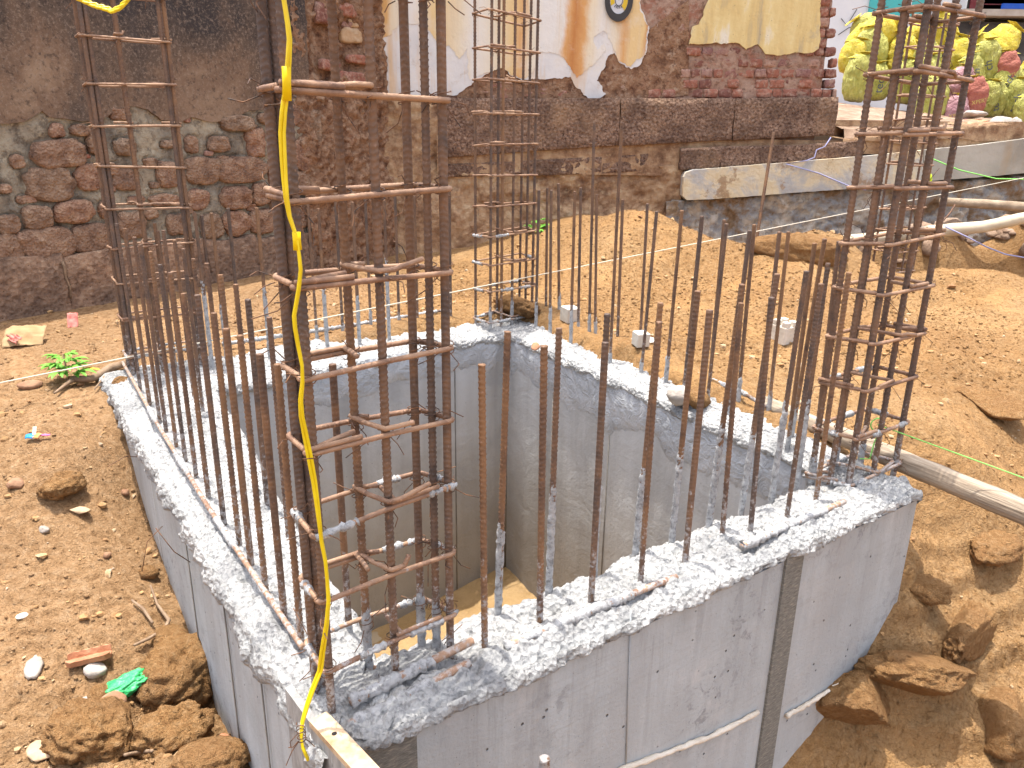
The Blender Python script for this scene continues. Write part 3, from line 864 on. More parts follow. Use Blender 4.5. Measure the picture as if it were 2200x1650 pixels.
# cement ridge running across the front panel, and fine board joints
for pts in (((1330, 1655), (1420, 1622), (1520, 1585), (1640, 1570 - 45)), ((1690, 1538), (1740, 1510), (1811, 1463))):
    P = [PP(x, y, B(0, -.034), n2v) for x, y in pts]
    Q = []
    for a, b_ in zip(P[:-1], P[1:]):
        for q in range(10): Q.append(a.lerp(b_, q / 10) + Vector((0, 0, random.uniform(-.002, .002))))
    obj('cement_ridge', *tube(Q, [random.uniform(.005, .008) for _ in Q], 8), 'cement_ridge', pit)
for x0, y0, x1, y1 in ((1355, 1320, 1345, 1640),):
    a, b_ = PP(x0, y0, B(0, -.031), n2v), PP(x1, y1, B(0, -.031), n2v)
    obj('board_joint', *tube([a, a.lerp(b_, .5), b_], .0016, 6), 'formed_concrete', pit)
nL = E1.copy()
for v0 in (.34, .62, 1.02, 1.5):
    a, b_ = B(-.043, v0, -.03), B(-.043, v0 + .01, -.9)
    obj('board_joint', *tube([a, a.lerp(b_, .5), b_], .0022, 6), 'joint_and_shade_dark', pit)
for i, fr in ((1, .30), (1, .56), (1, .78), (2, .22), (2, .48), (2, .72)):    # board joints on the inner faces
    a = inner[i].lerp(inner[(i + 1) % 4], fr)
    n = (inner[(i + 1) % 4] - inner[i]).cross(Vector((0, 0, 1))).normalized() * -.001
    obj('board_joint', *tube([a + n + Vector((0, 0, -.1)), a + n + Vector((0, 0, -.8)), a + n + Vector((0, 0, -1.45))], .0034, 6), 'joint_and_shade_dark', pit)
for i, wd in ((2, .015), (1, .008)):        # dark tubes added in the far corners, standing in for their shade
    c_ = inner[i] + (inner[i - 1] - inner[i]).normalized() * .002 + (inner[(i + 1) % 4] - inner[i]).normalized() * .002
    obj('corner_shade_line', *tube([c_ + Vector((0, 0, -.12)), c_ + Vector((0, 0, -.7)), c_ + Vector((0, 0, -1.45))], wd, 8), 'joint_and_shade_dark', pit)
# pit floor and its puddle
fx = np.linspace(0, 1, 90)
U, V_ = np.meshgrid(np.linspace(.0, 1.95, 110), np.linspace(.05, 2.3, 120), indexing='ij')
Pf = np.array(BO)[None] + U.ravel()[:, None] * np.array(E1)[None] + V_.ravel()[:, None] * np.array(E2)[None]
Pf[:, 2] = FLOOR + .03 * fbm(Pf * 2.2, 3) + .012 * fbm(Pf * 14, 3) + .05 * (U.ravel() - .8)
tag(obj('pit_floor', Pf, grid_faces(110, 120), 'mud_floor'), kind='structure')
w = [B(.05, .1, FLOOR + .004), B(1.2, .1, FLOOR + .004), B(1.15, 2.2, FLOOR + .004), B(.05, 2.2, FLOOR + .004)]
tag(obj('puddle_water', w, [(0, 1, 2, 3)], 'muddy_water', smooth=False), kind='structure')

# ------------------------------------------------------------------ starter bars standing out of the wall tops (u, v at foot; u, v at tip; tip height)
ROWS = {
'fo': [(0.32,0.046,0.314,0.05,0.612),(0.46,0.053,0.454,0.057,0.624),(0.602,0.058,0.603,0.057,0.609),(0.744,0.052,0.742,0.053,0.634),(0.895,0.059,0.896,0.058,0.639),(1.062,0.088,1.051,0.102,0.629),(1.146,0.067,1.134,0.083,0.637),(1.286,0.065,1.288,0.061,0.658),(1.435,0.08,1.432,0.083,0.669)],
'fi': [(0.403,0.128,0.415,0.12,0.642),(0.54,0.13,0.543,0.128,0.63),(0.692,0.155,0.691,0.155,0.636),(0.812,0.145,0.823,0.133,0.649),(0.921,0.131,0.927,0.124,0.666),(1.07,0.145,1.082,0.13,0.665),(1.251,0.185,1.262,0.17,0.667),(1.358,0.169,1.365,0.159,0.667),(1.51,0.196,1.51,0.196,0.67)],
'ro': [(2.127,2.271,2.117,2.279,0.714),(2.139,2.165,2.116,2.183,0.744),(2.046,1.889,2.033,1.9,0.745),(2.012,1.714,1.991,1.732,0.724),(2.026,1.571,2.015,1.581,0.714),(1.998,1.391,1.99,1.398,0.712),(1.843,0.966,1.848,0.96,0.68),(1.926,0.914,1.922,0.918,0.694),(1.892,0.739,1.884,0.749,0.696),(1.908,0.612,1.903,0.619,0.684),(1.785,0.423,1.796,0.407,0.692),(1.747,0.3,1.735,0.318,0.699)],
'ri': [(1.934,2.101,1.933,2.101,0.722),(1.924,1.963,1.911,1.973,0.731),(1.898,1.764,1.892,1.769,0.739),(1.996,1.744,1.979,1.758,1.039),(1.846,1.418,1.841,1.422,1.037),(1.863,1.239,1.877,1.226,0.699),(1.845,1.074,1.852,1.067,0.718),(1.78,0.915,1.787,0.906,0.715),(1.775,0.789,1.779,0.784,0.701),(1.766,0.685,1.773,0.677,0.689),(1.75,0.535,1.747,0.539,0.702),(1.701,0.373,1.7,0.375,0.689)],
'lo': [(0.02,0.25,0.02,0.25,0.608),(0.021,0.356,0.021,0.356,0.6),(0.022,0.485,0.022,0.485,0.607),(0.024,0.599,0.024,0.599,0.596),(0.025,0.696,0.025,0.696,0.61),(0.026,0.843,0.026,0.843,0.624),(0.028,1.008,0.028,1.008,0.598),(0.029,1.15,0.029,1.15,0.629),(0.031,1.297,0.031,1.297,0.629),(0.032,1.425,0.032,1.425,0.649),(0.033,1.589,0.033,1.589,0.65),(0.035,1.703,0.035,1.703,0.658),(0.036,1.887,0.036,1.887,0.665),(0.038,2.081,0.038,2.081,0.662)],
'li': [(0.122,0.256,0.122,0.256,0.59),(0.14,0.679,0.14,0.679,0.59),(0.148,0.871,0.148,0.871,0.595),(0.153,0.99,0.153,0.99,0.612),(0.16,1.164,0.16,1.164,0.609),(0.168,1.348,0.168,1.348,0.614),(0.177,1.565,0.177,1.565,0.597),(0.184,1.729,0.184,1.729,0.607),(0.191,1.893,0.191,1.893,0.616),(0.201,2.132,0.201,2.132,0.622),(0.208,2.283,0.208,2.283,0.604),(0.21,2.346,0.21,2.346,0.628)],
'bo': [(0.412,2.432,0.412,2.432,0.642),(0.524,2.433,0.524,2.433,0.666),(0.88,2.439,0.88,2.439,0.679),(1.013,2.441,1.013,2.441,0.693),(1.163,2.443,1.163,2.443,0.696),(1.32,2.446,1.32,2.446,0.713),(1.426,2.447,1.426,2.447,0.685),(1.626,2.45,1.626,2.45,0.719)],
'bi': [(0.349,2.262,0.349,2.262,0.673),(0.413,2.263,0.413,2.263,0.666),(0.599,2.269,0.599,2.269,0.678),(0.868,2.277,0.868,2.277,0.662),(1.03,2.282,1.03,2.282,0.684),(1.187,2.287,1.187,2.287,0.688),(1.51,2.297,1.51,2.297,0.732)],
}
ROWNAME = {'fo': ('outer row of the front wall', 'the near cage', .7), 'fi': ('inner row of the front wall', 'the near cage', .3),
           'ro': ('outer row of back right wall', 'the far cage', .3), 'ri': ('inner row of back right wall', 'the far cage', .4),
           'lo': ('outer row of the left wall', 'the near cage', .8), 'li': ('inner row of the left wall', 'the near cage', .6),
           'bo': ('outer row of back left wall', 'the left cage', .4), 'bi': ('inner row of back left wall', 'the left cage', .5)}
CRUST = {'fi': (.30, .05), 'bi': (.36, .10), 'ri': (.16, .08), 'bo': (.10, .08), 'li': (.07, .04), 'ro': (.12, .09)}
def crust(p0, p1, r, h, seed):
    n = max(6, int(h / .006))
    ax = (p1 - p0).normalized()
    pts = [p0 + ax * (h * q / n) for q in range(n + 1)]
    v, f = tube(pts, [r * (1.28 + .22 * random.random()) * (1 if q < n - 2 else .9) for q in range(n + 1)], 9, False)
    V = np.array([q[:] for q in v])
    c_ = np.repeat(np.array([q[:] for q in pts]), 9, 0)
    d = V - c_
    k_ = 1 + .30 * fbm(V * 70 + seed, 3) + .16 * fbm(V * 190 + seed, 2)
    t = np.repeat(np.linspace(0, 1, n + 1), 9)
    k_ *= np.where(t > .8, np.where(fbm(V * 60 + seed * 2, 2) > (1 - t) * 2.5 - .3, .70, 1), 1)
    return c_ + d * k_[:, None], f
bar_n = 0
for key, L in ROWS.items():
    rowname, ref, rusty = ROWNAME[key]
    for q, (u, v, tu, tv, h) in enumerate(L):
        bar_n += 1
        foot, tip = B(u, v, -.06), B(tu, tv, h)
        where = ORD[q]
        extra = 'starter bar'
        if key == 'ri' and h > 1: extra = 'tall bar'
        t = thing('starter_bar', f'{extra} in the {rowname}, {where} from {ref}', 'rebar', B(u, v, 0), 'starter bars standing out of the concrete')
        r = (.0062 if key[0] in 'fl' else .0064) * random.uniform(.94, 1.06)
        V, F = rib_bar(foot, tip, r, .0105, 10 if key[0] in 'fl' else 8, bar_n, 5 if key[0] in 'fl' else 3)
        obj('bar', V, F, 'rusty_rebar' if random.random() < rusty else 'dark_rebar', t)
        if key in CRUST:
            base, jit = CRUST[key]
            hh = base + random.uniform(-jit, jit)
            if hh > .03 and not (key == 'li' and random.random() < .4):
                obj('mortar_crust', *crust(B(u, v, -.01), tip, r, hh, bar_n), 'mortar_crust', t)
p = PP(1170, 1640, B(0, -.20), n2v)
t = thing('starter_bar', 'short rebar stub poking up in front of the concrete front face', 'rebar', (p.x, p.y, p.z - .3))
obj('bar', *rib_bar(p - Vector((0, 0, .5)), p + Vector((0, 0, .012)), .0085, .0115, 12, 3), 'rusty_rebar', t)

# ------------------------------------------------------------------ column cages
def arc_loop(pts, rad=.012, n=4):
    out = []
    m = len(pts)
    for i in range(m):
        a, b_, c_ = pts[i - 1], pts[i], pts[(i + 1) % m]
        d0, d1 = (a - b_).normalized(), (c_ - b_).normalized()
        for q in range(n + 1):
            t = q / n
            out.append((b_ + d0 * rad) * (1 - t) ** 2 + b_ * 2 * t * (1 - t) + (b_ + d1 * rad) * t ** 2)
    return out
def dens(P, step):
    out = []
    for a, b_ in zip(P[:-1], P[1:]):
        n = max(1, int((b_ - a).length / step))
        out += [a.lerp(b_, q / n) for q in range(n)]
    return out + [P[-1]]
def wire_knot(p, rad, tails=2, ln=.05, rw=.0009):
    m = MB()
    P = []
    a0 = random.random() * 6.28
    for q in range(16):
        a = a0 + q / 15 * 6.28 * 1.6
        P.append(p + Vector((math.cos(a) * rad, math.sin(a) * rad, (q / 15 - .5) * rad * 1.5)))
    m.add(tube(P, rw, 5, False))
    for _ in range(tails):
        d = Vector((random.uniform(-1, 1), random.uniform(-1, .3), random.uniform(-1, .7))).normalized()
        e = Vector((random.uniform(-1, 1), random.uniform(-1, 1), random.uniform(-1, .2))).normalized()
        s = p + d * rad
        l = ln * random.uniform(.4, 1.2)
        m.add(tube([s, s + d * l * .5, s + d * l * .8 + e * l * .35], rw, 5, False))
    return m.v, m.f
def cage(name, label, bars, r, z0, z1, loops, levels, rs, ribbed, barmat, pitch=.013, seg=12, knots=1.0, muck=(), tilt=.006, links=(), hook=.06, crusty=()):
    """bars: plan points; loops: lists of bar indices a stirrup runs round"""
    c = sum((b_ for b_ in bars), Vector()) / len(bars)
    root = thing(name, label, 'rebar cage', (c.x, c.y, z0))
    per = 5 if seg > 12 else (4 if seg > 8 else 3)
    for q, b_ in enumerate(bars):
        V, F = rib_bar((b_.x, b_.y, z0 - .05), (b_.x + random.uniform(-.003, .003), b_.y, z1), r * random.uniform(.96, 1.04), pitch, seg, q + 3, per)
        bo = obj('main_bar', V, F, barmat if random.random() < (.72 if seg > 12 else .92) else 'rusty_rebar', root)
        if q in crusty: obj('mortar_crust', *crust(Vector((b_.x, b_.y, z0)), Vector((b_.x, b_.y, z1)), r, random.uniform(.10, .22), q), 'mortar_crust', bo)
    for li, z in enumerate(levels):
        tx, ty = random.uniform(-tilt, tilt) * 2, random.uniform(-tilt, tilt) * 2
        first = None
        for lp in loops:
            pl = [bars[i] for i in lp]
            cc = sum(pl, Vector()) / len(pl)
            off = r + rs
            P = []
            for b_ in pl:
                d = (b_ - cc)
                q = b_ + Vector((d.dot(E1), 0, 0)) * 0
                s1, s2 = math.copysign(1, d.dot(E1)), math.copysign(1, d.dot(E2))
                q = b_ + E1 * s1 * off * (1 if abs(d.dot(E1)) > .02 else 0) + E2 * s2 * off
                P.append(Vector((q.x, q.y, z + tx * (q - cc).dot(E1) * 3 + ty * (q - cc).dot(E2) * 5)))
            L_ = arc_loop(P, .014)
            L_.append(L_[0] + Vector((0, 0, .004)))
            # overlapping hooked ends
            m = MB()
            hz = Vector((0, 0, rs * 1.9))
            m.add(tube(dens(L_, .0028 if ribbed else .03), rs, 8 if ribbed else 6, True, (.0075, .09) if ribbed else None))
            k0 = random.randrange(len(P))
            a, nb = P[k0], P[(k0 + 1) % len(P)]
            dirn = (cc - a); dirn.z = 0
            dd = (nb - a).normalized()
            h1 = [a + hz, a + hz + dd * hook * .5, a + hz + dd * hook * 1.6]
            h2 = [a + hz + dd * .01, a + hz * 1.2 + dirn.normalized() * hook * .6 + dd * .02, a + hz * 1.2 + dirn.normalized() * hook * 1.1 + dd * .03]
            m.add(tube(h1, rs, 7)); m.add(tube(h2, rs, 7))
            s = m.build('stirrup', 'rust_stirrup', root)
            first = first or s
            z_here = z
            if li in muck:
                mm = MB()
                for a, b_ in zip(P, P[1:] + P[:1]):
                    if random.random() < (.95 if li < 2 else .55):
                        t0 = random.uniform(0, .6); t1 = min(1, t0 + random.uniform(.25, .55))
                        pts = [a.lerp(b_, t0 + (t1 - t0) * q / 14) for q in range(15)]
                        pts = dens(pts, .004)
                        V, F = tube(pts, [rs * (.75 + 1.0 * max(0, min(1.2, .5 + 1.3 * random.gauss(.15, .28)))) for _ in pts], 8)
                        V = np.array([v[:] for v in V])
                        V += np.stack([fbm(V * 70 + q * 9, 3) for q in range(3)], 1) * rs * .8
                        mm.add((V, F))
                if mm.v: mm.build('mortar_crust', 'mortar_crust', s)
        for (a, b_) in (links if random.random() < .62 else ()):
            d = (bars[b_] - bars[a])
            dn = d.normalized()
            pa, pb = bars[a] - dn * (r + rs) + dn.cross(Vector((0, 0, 1))) * (r + rs), bars[b_] + dn * (r + rs) + dn.cross(Vector((0, 0, 1))) * (r + rs)
            pa, pb = Vector((pa.x, pa.y, z + .012)), Vector((pb.x, pb.y, z + .012))
            side = E1 * random.choice((-1, 1))
            side2 = E1 * random.choice((-1, 1, 1))
            P = [pa + side * random.uniform(.02, .05) + dn * .02, pa + side * .008, pa.lerp(pb, .5), pb, pb + side2 * .025, pb + side2 * random.uniform(.03, .08) + Vector((0, 0, random.uniform(-.01, .02)))]
            obj('link_bar', *tube(dens(P, .0028 if ribbed else .03), rs * .95, 8 if ribbed else 6, True, (.0075, .09) if ribbed else None), 'rust_stirrup', root)
        mw = MB()
        for b_ in bars:
            if random.random() < knots:
                mw.add(wire_knot(Vector((b_.x, b_.y, z)), r + rs * 1.6, 2 if seg > 8 else 1, .055))
        if mw.v and first: mw.build('tie_wire', 'tie_wire', first)
    return root
# near cage: front-left, front-mid, front-right, right-mid, back-right, back-mid, back-left
nearA = [B(-.001, .040), B(.133, .062), B(.256, .072), B(.240, .098), B(.222, .128), B(.108, .128), B(.000, .118), B(.0145, .121)]
cage('rebar_cage', 'large rusty rebar column cage in front, yellow cable hanging on it', nearA, .0064, 0, 1.62, [[0, 1, 2, 4, 5, 6]],
     [.005, .121, .255, .387, .520, .645, .780, .907, 1.046, 1.19, 1.34, 1.5], .0045, True, 'dark_rebar', .0095, 14, .95, muck=(0, 1, 2, 3), links=((5, 1),), crusty=(3, 4, 5))
leftB = [B(.05, 2.305), B(.165, 2.315), B(.335, 2.325), B(.345, 2.44), B(.18, 2.44), B(.05, 2.42), B(.066, 2.308), B(.318, 2.323)]
cage('rebar_cage', 'rebar column cage at the left corner before the dark stone wall', leftB, .0072, -.02, 1.95, [[0, 1, 2, 3, 4, 5]],
     [.0, .102, .256, .406, .542, .692, .842, .995, 1.142, 1.302, 1.45, 1.6, 1.78], .0046, False, 'dark_rebar', .013, 10, .8, muck=(0, 1), links=((4, 1),))
farC = [B(1.72, 2.208), B(1.88, 2.245), B(2.04, 2.285), B(2.07, 2.45), B(1.88, 2.39), B(1.71, 2.335), B(1.80, 2.226), B(2.055, 2.37)]
cage('rebar_cage', 'slim rebar column cage at the far corner before the painted wall', farC, .0065, -.02, 1.85, [[0, 1, 2, 3, 4, 5]],
     [.052, .210, .352, .494, .636, .782, .929, 1.074, 1.224, 1.364, 1.51, 1.66, 1.82], .0050, False, 'dark_rebar', .016, 7, .5, muck=(0, 1, 2, 3), links=((4, 1),), crusty=(0, 1, 4))
rightD = [B(1.60, .088), B(1.735, .094), B(1.87, .102), B(1.852, .205), B(1.70, .20), B(1.563, .186), B(1.58, .135)]
cage('rebar_cage', 'rebar column cage at the right corner beside the wooden pole', rightD, .0080, -.03, 1.65, [[0, 1, 2, 3, 4, 5]],
     [.03, .176, .319, .454, .595, .728, .866, 1.005, 1.143, 1.292, 1.44, 1.6], .0056, False, 'dark_rebar', .0125, 12, .8, muck=(0, 1, 2), links=((4, 1),), crusty=(3, 4, 5))
cE = PD(1922, 560, 5.25)
eb = [Vector((cE.x + a * E1.x + b_ * E2.x, cE.y + a * E1.y + b_ * E2.y, 0)) for a, b_ in ((-.14, -.06), (0, -.06), (.14, -.06), (.14, .07), (0, .07), (-.14, .07))]
cage('rebar_cage', 'distant thin rebar cage standing in the trench behind the right cage', eb, .0070, -.5, 1.72, [[0, 1, 2, 3, 4, 5]],
     [-.3 + .14 * q for q in range(15)], .006, False, 'dark_rebar', .02, 6, 0)

# long bars lying in the wall tops
def lying(pts, r, label, mat='rusty_rebar', crustp=0.0):
    t = thing('horizontal_bar', label, 'rebar', pts[0], 'bars lying along the wall tops')
    Q = dens([Vector(p) for p in pts], .02)
    obj('bar', *tube(Q, [r * random.uniform(.95, 1.06) for _ in Q], 9), mat, t)
    if crustp:
        mm = MB()
        for q in range(0, len(Q) - 8, 8):
            if random.random() < crustp:
                Q2 = dens(Q[q:q + 9], .005)
                V, F = tube(Q2, [r * random.uniform(1.0, 1.7) for _ in Q2], 8)
                V = np.array([v[:] for v in V])
                mm.add((V + np.stack([fbm(V * 60 + w_ * 9, 3) for w_ in range(3)], 1) * r * .8, F))
        if mm.v: mm.build('mortar_crust', 'mortar_crust', t)
lying([B(.030, 2.42, .055), B(.010, 1.6, .055), B(.002, .9, .055), B(.012, .22, .045)], .0062, 'long straight bar lying along the white top of the left wall', 'rust_stirrup', .35)
lying([B(.35, .018, .034), B(.7, .014, .036), B(.82, .015, .03)], .008, 'half buried bar in the front wall top near the near cage', 'rust_stirrup', .9)
lying([B(1.05, .02, .034), B(1.3, .016, .042), B(1.47, .018, .042)], .008, 'half buried bar in the front wall top near the right cage', 'rust_stirrup', .7)
lying([B(.015, .005, .02), B(.18, .012, .028), B(.265, .015, .035)], .0085, 'mortar covered bar lying at the foot of the near cage', 'rust_stirrup', 1.0)
lying([B(.03, .03, .045), B(.2, .042, .05), B(.29, .045, .055)], .0085, 'upper mortar covered bar leaning at the foot of the near cage', 'rust_stirrup', 1.0)
lying([B(.45, 2.48, .06), B(1.0, 2.50, .06), B(1.66, 2.53, .07)], .0075, 'grey bar lying along the back left wall by the dirt', 'dark_rebar', .6)
lying([B(1.98, 1.05, .05), B(1.93, .75, .06), B(1.90, .62, .05)], .0075, 'stray grey bar on the back right wall by the pole', 'dark_rebar', .5)
p0 = PD(1662, 285, 5.9); p1 = PD(1618, 545, 5.7)
t = thing('leaning_bar', 'long thin rusty bar standing alone before the pale plinth ledge', 'rebar', p1)
obj('bar', *rib_bar(p1 - Vector((0, 0, .2)), p0, .011, .02, 8, 2, 3), 'rusty_rebar', t)

# ------------------------------------------------------------------ left rubble wall
LW0 = PD(0, 690, 3.97); LW0.z = 0
LD = Vector((.69, 1.0, 0)).normalized()
LN = Vector((LD.y, -LD.x, 0))            # faces the pit
def lw(x, y):                            # photo pixel -> (s, z) on the wall face
    p = PP(x, y, LW0, LN)
    return (p - LW0).dot(LD), p.z
def LWP(s, z, off=0.0): return LW0 + LD * s + LN * off + Vector((0, 0, z))
sEnd = lw(652, 300)[0]
rub = thing('stone_wall', 'old rubble wall with dark stained plaster above red stones', 'wall', LWP(.6, 0))
def slab(fn, s0, s1, z0, z1, depth, name, mat, parent):
    v = [fn(s, z, o) for o in (-.012, -depth) for s, z in ((s0, z0), (s1, z0), (s1, z1), (s0, z1))]
    f = [(0, 1, 2, 3), (5, 4, 7, 6), (1, 5, 6, 2), (4, 0, 3, 7), (3, 2, 6, 7), (0, 4, 5, 1)]
    return obj(name, v, f, mat, parent, smooth=False)
def relief(fn, s0, s1, z0, z1, step, amp, name, mat, parent, base=0.0, extra=None, seed=0):
    ns, nz = max(4, int((s1 - s0) / step)), max(4, int((z1 - z0) / step))
    S, Z = np.meshgrid(np.linspace(s0, s1, ns), np.linspace(z0, z1, nz), indexing='ij')
    S, Z = S.ravel(), Z.ravel()
    Q = np.stack([S, Z, np.full_like(S, seed)], 1)
    h = base + amp * (fbm(Q * 3.2, 4) + .7 * (lumps(Q * 7) - .5) + .5 * fbm(Q * 22, 3))
    if extra is not None: h = h + extra(S, Z)
    o = np.array(fn(0, 0, 0)); ds = np.array(fn(1, 0, 0)) - o; dn = np.array(fn(0, 0, 1)) - o
    V = o[None] + S[:, None] * ds[None] + h[:, None] * dn[None]
    V[:, 2] = Z
    return obj(name, V, grid_faces(ns, nz), mat, parent)
slab(LWP, -2.2, sEnd + .05, -.6, 2.05, .42, 'wall_core', 'lime_mortar', rub)
def joints(S, Z):
    out = np.zeros_like(S)
    for cx, cy, w, h in STONES:
        s0, zc = zl(cx, cy)
        hw = abs(zl(cx + w / 2, cy)[0] - zl(cx - w / 2, cy)[0]) / 2 * 1.12
        hh = abs(zl(cx, cy - h / 2)[1] - zl(cx, cy + h / 2)[1]) / 2 * 1.12
        rho = (np.abs((S - s0) / hw) ** 2.8 + np.abs((Z - zc) / hh) ** 2.8) ** (1 / 2.8)
        out = np.minimum(out, -.016 * np.exp(-((rho - 1.02) / .16) ** 2))
    return out
zl = lambda x, y: lw(x / 2.75, y / 2.75)
STONES = [(325,770,75,80),(460,770,105,62),(550,845,85,115),(345,905,275,155),(95,955,75,75),(290,1085,265,185),(525,1045,165,145),(20,1115,55,55),(735,1060,135,115),(725,870,115,95),(1200,1005,195,155),(985,1030,115,150),(1430,1000,275,145),(1395,730,175,85),(1125,855,66,92),(1285,850,115,84),(985,852,75,44),(1500,840,105,155),(215,1285,155,125),(430,1250,205,125),(45,1325,125,105),(1160,1175,110,115),(1390,1165,165,130),(1530,1150,85,115),(275,1440,285,190),(50,1480,155,185),(540,1400,235,155),(770,1330,155,145),(1390,1315,150,135),(1540,1310,140,130),(1240,1335,115,130),(1035,1325,95,115),(960,1180,150,65),(120,1180,55,42),(700,672,115,72),(1700,680,112,125),(1780,920,90,165),(1850,760,75,215),(1100,708,34,28),(500,922,46,24),(910,1093,54,34),(1225,905,44,28),(800,1180,90,44),(610,1240,60,90),(1560,700,80,60),(1480,1225,50,40),(655,1000,60,70),(640,1110,70,50),(1310,940,60,40),(1640,1010,110,170),(1740,1080,130,120),(1660,1200,130,110),(1760,1260,140,160),(880,1260,70,60),(1100,1240,60,44),(120,1400,70,60),(170,1175,70,40),(1640,860,90,110),(880,960,70,60),(420,840,60,40),(1600,590,60,50)]
relief(LWP, -.6, sEnd + .02, -.15, 1.25, .011, .020, 'mortar_face', 'lime_mortar', rub, .010, joints)
def poly_plate(fn, pts, off0, off1, name, mat, parent, jit=.006, sub=.02, smooth=False):
    Q = []
    n = len(pts)
    for i in range(n):
        a, b_ = np.array(pts[i]), np.array(pts[(i + 1) % n])
        m = max(1, int(np.linalg.norm(b_ - a) / sub))
        for q in range(m): Q.append(a + (b_ - a) * q / m)
    Q = np.array(Q)
    N3 = np.concatenate([Q, np.zeros((len(Q), 1))], 1)
    Q = Q + (np.stack([fbm(N3 * 11 + 3, 5, .65), fbm(N3 * 11 + 70, 5, .65)], 1) * jit * 1.4 + np.stack([fbm(N3 * 55 + 3, 3), fbm(N3 * 55 + 70, 3)], 1) * jit * .45)
    n = len(Q)
    v = [fn(s, z, off1) for s, z in Q] + [fn(s, z, off0) for s, z in Q]
    area = sum(Q[i][0] * Q[(i + 1) % n][1] - Q[(i + 1) % n][0] * Q[i][1] for i in range(n))
    f = [tuple(range(n)) if area > 0 else tuple(range(n - 1, -1, -1))]
    for i in range(n):
        k_ = (i + 1) % n
        f.append((i, n + i, n + k_, k_) if area > 0 else (k_, n + k_, n + i, i))
    return obj(name, v, f, mat, parent, smooth=False)
zl = lambda x, y: lw(x / 2.75, y / 2.75)
edge = [(0, 735), (120, 720), (180, 690), (230, 655), (280, 690), (420, 712), (540, 722), (620, 690), (660, 650), (760, 625), (850, 650), (940, 710), (1060, 722), (1110, 692), (1200, 715), (1300, 716), (1400, 675), (1480, 655), (1530, 650), (1640, 610), (1720, 570), (1792, 535)]
pts = [(-2.2, 1.0), (-.3, 1.02)] + [zl(*q) for q in edge] + [(zl(1795, 300)[0], 1.25), (zl(1790, 0)[0], 2.05), (-2.2, 2.05)]
poly_plate(LWP, pts, -.005, .030, 'plaster_coat', 'dark_plaster', rub, .012, .03)
def stone_mesh(w, h, d, seed, n=26, sq=2.6):
    rs = np.random.default_rng(seed)
    a = np.arange(n) * 2 * math.pi / n
    ca, sa = np.cos(a), np.sin(a)
    rad = (np.abs(ca) ** sq + np.abs(sa) ** sq) ** (-1 / sq)
    rad = rad * (1 + .30 * fbm(np.stack([ca * 1.5, sa * 1.5, np.full(n, seed * 3.1)], 1), 4))
    V, F = [], []
    rings = [(1.04, -.5), (1.0, .35), (.95, .75), (.8, .92), (.58, 1.0), (.34, 1.02), (.12, 1.02)]
    for sc, hz in rings:
        x, y = ca * rad * sc * w / 2, sa * rad * sc * h / 2
        z = d * hz + d * .75 * fbm(np.stack([x * 20, y * 20, np.full(n, seed)], 1), 4) * (1 if hz > .2 else 0)
        V += list(zip(x, y, z))
    for i in range(len(rings) - 1):
        for j in range(n):
            k_ = (j + 1) % n
            F.append((i * n + j, i * n + k_, (i + 1) * n + k_, (i + 1) * n + j))
    F.append(tuple((len(rings) - 1) * n + j for j in range(n)))
    return V, F
def put_stone(fn, s, z, w, h, d, seed, parent, mat='laterite_stone', name='stone', off=.004, rot=0.0, sq=2.6):
    V, F = stone_mesh(w, h, d, seed, 26, sq)
    o = Vector(fn(0, 0, 0)); ds = (Vector(fn(1, 0, 0)) - o); dn = Vector(fn(0, 0, 1)) - o
    c_, s_ = math.cos(rot), math.sin(rot)
    W = [Vector(fn(s, z, off)) + ds * (x * c_ - y * s_) + Vector((0, 0, x * s_ + y * c_)) + dn * q for x, y, q in V]
    return obj(name, W, F, mat, parent)
for q, (cx, cy, w, h) in enumerate(STONES):
    s, z = zl(cx, cy)
    w *= 1.12; h *= 1.12
    s0 = zl(cx - w / 2, cy)[0]; s1 = zl(cx + w / 2, cy)[0]
    z0 = zl(cx, cy + h / 2)[1]; z1 = zl(cx, cy - h / 2)[1]
    sm = min(w, h) < 60
    put_stone(LWP, s, z, abs(s1 - s0), abs(z1 - z0), random.uniform(.022, .042) * (.55 if sm else 1), q + 5, rub, 'old_brick' if (w < 56 and h < 36) else 'laterite_stone', off=.008, sq=random.uniform(2.2, 4.0))
# long base course blocks
blocks = [(-520, 342, 1562, 1520, 1830), (348, 1190, 1500, 1412, 1780), (1196, 1486, 1412, 1392, 1700), (1490, 1900, 1392, 1370, 1660)]
for q, (x0, x1, y0, y1, yb) in enumerate(blocks):
    s0, zt0 = zl(x0, y0); s1, zt1 = zl(x1, y1)
    w, hh = s1 - s0, (zt0 + zt1) / 2 + .28
    V, F = round_box(w + .006, .20, hh, .014, 7, .028, q)
    M_ = Matrix.Translation(LWP((s0 + s1) / 2, (zt0 + zt1) / 2 - hh / 2, -.045)) @ Matrix((LD, -LN, Vector((0, 0, 1)))).transposed().to_4x4()
    obj('base_block', [M_ @ Vector(v) for v in V], F, 'base_course', rub)
# creeper stalk hanging on the base course
pr = [LWP(*lw(x / 2.75, 500 + y / 2.75), .07) for x, y in ((330, 160), (345, 200), (350, 250), (375, 310), (382, 380))]
tag(obj('dry_stalk', *tube(pr, [.007, .008, .006, .005, .004], 6), 'root_bark'), 'dry twisted stalk hanging down the base of the dark stone wall', 'root')

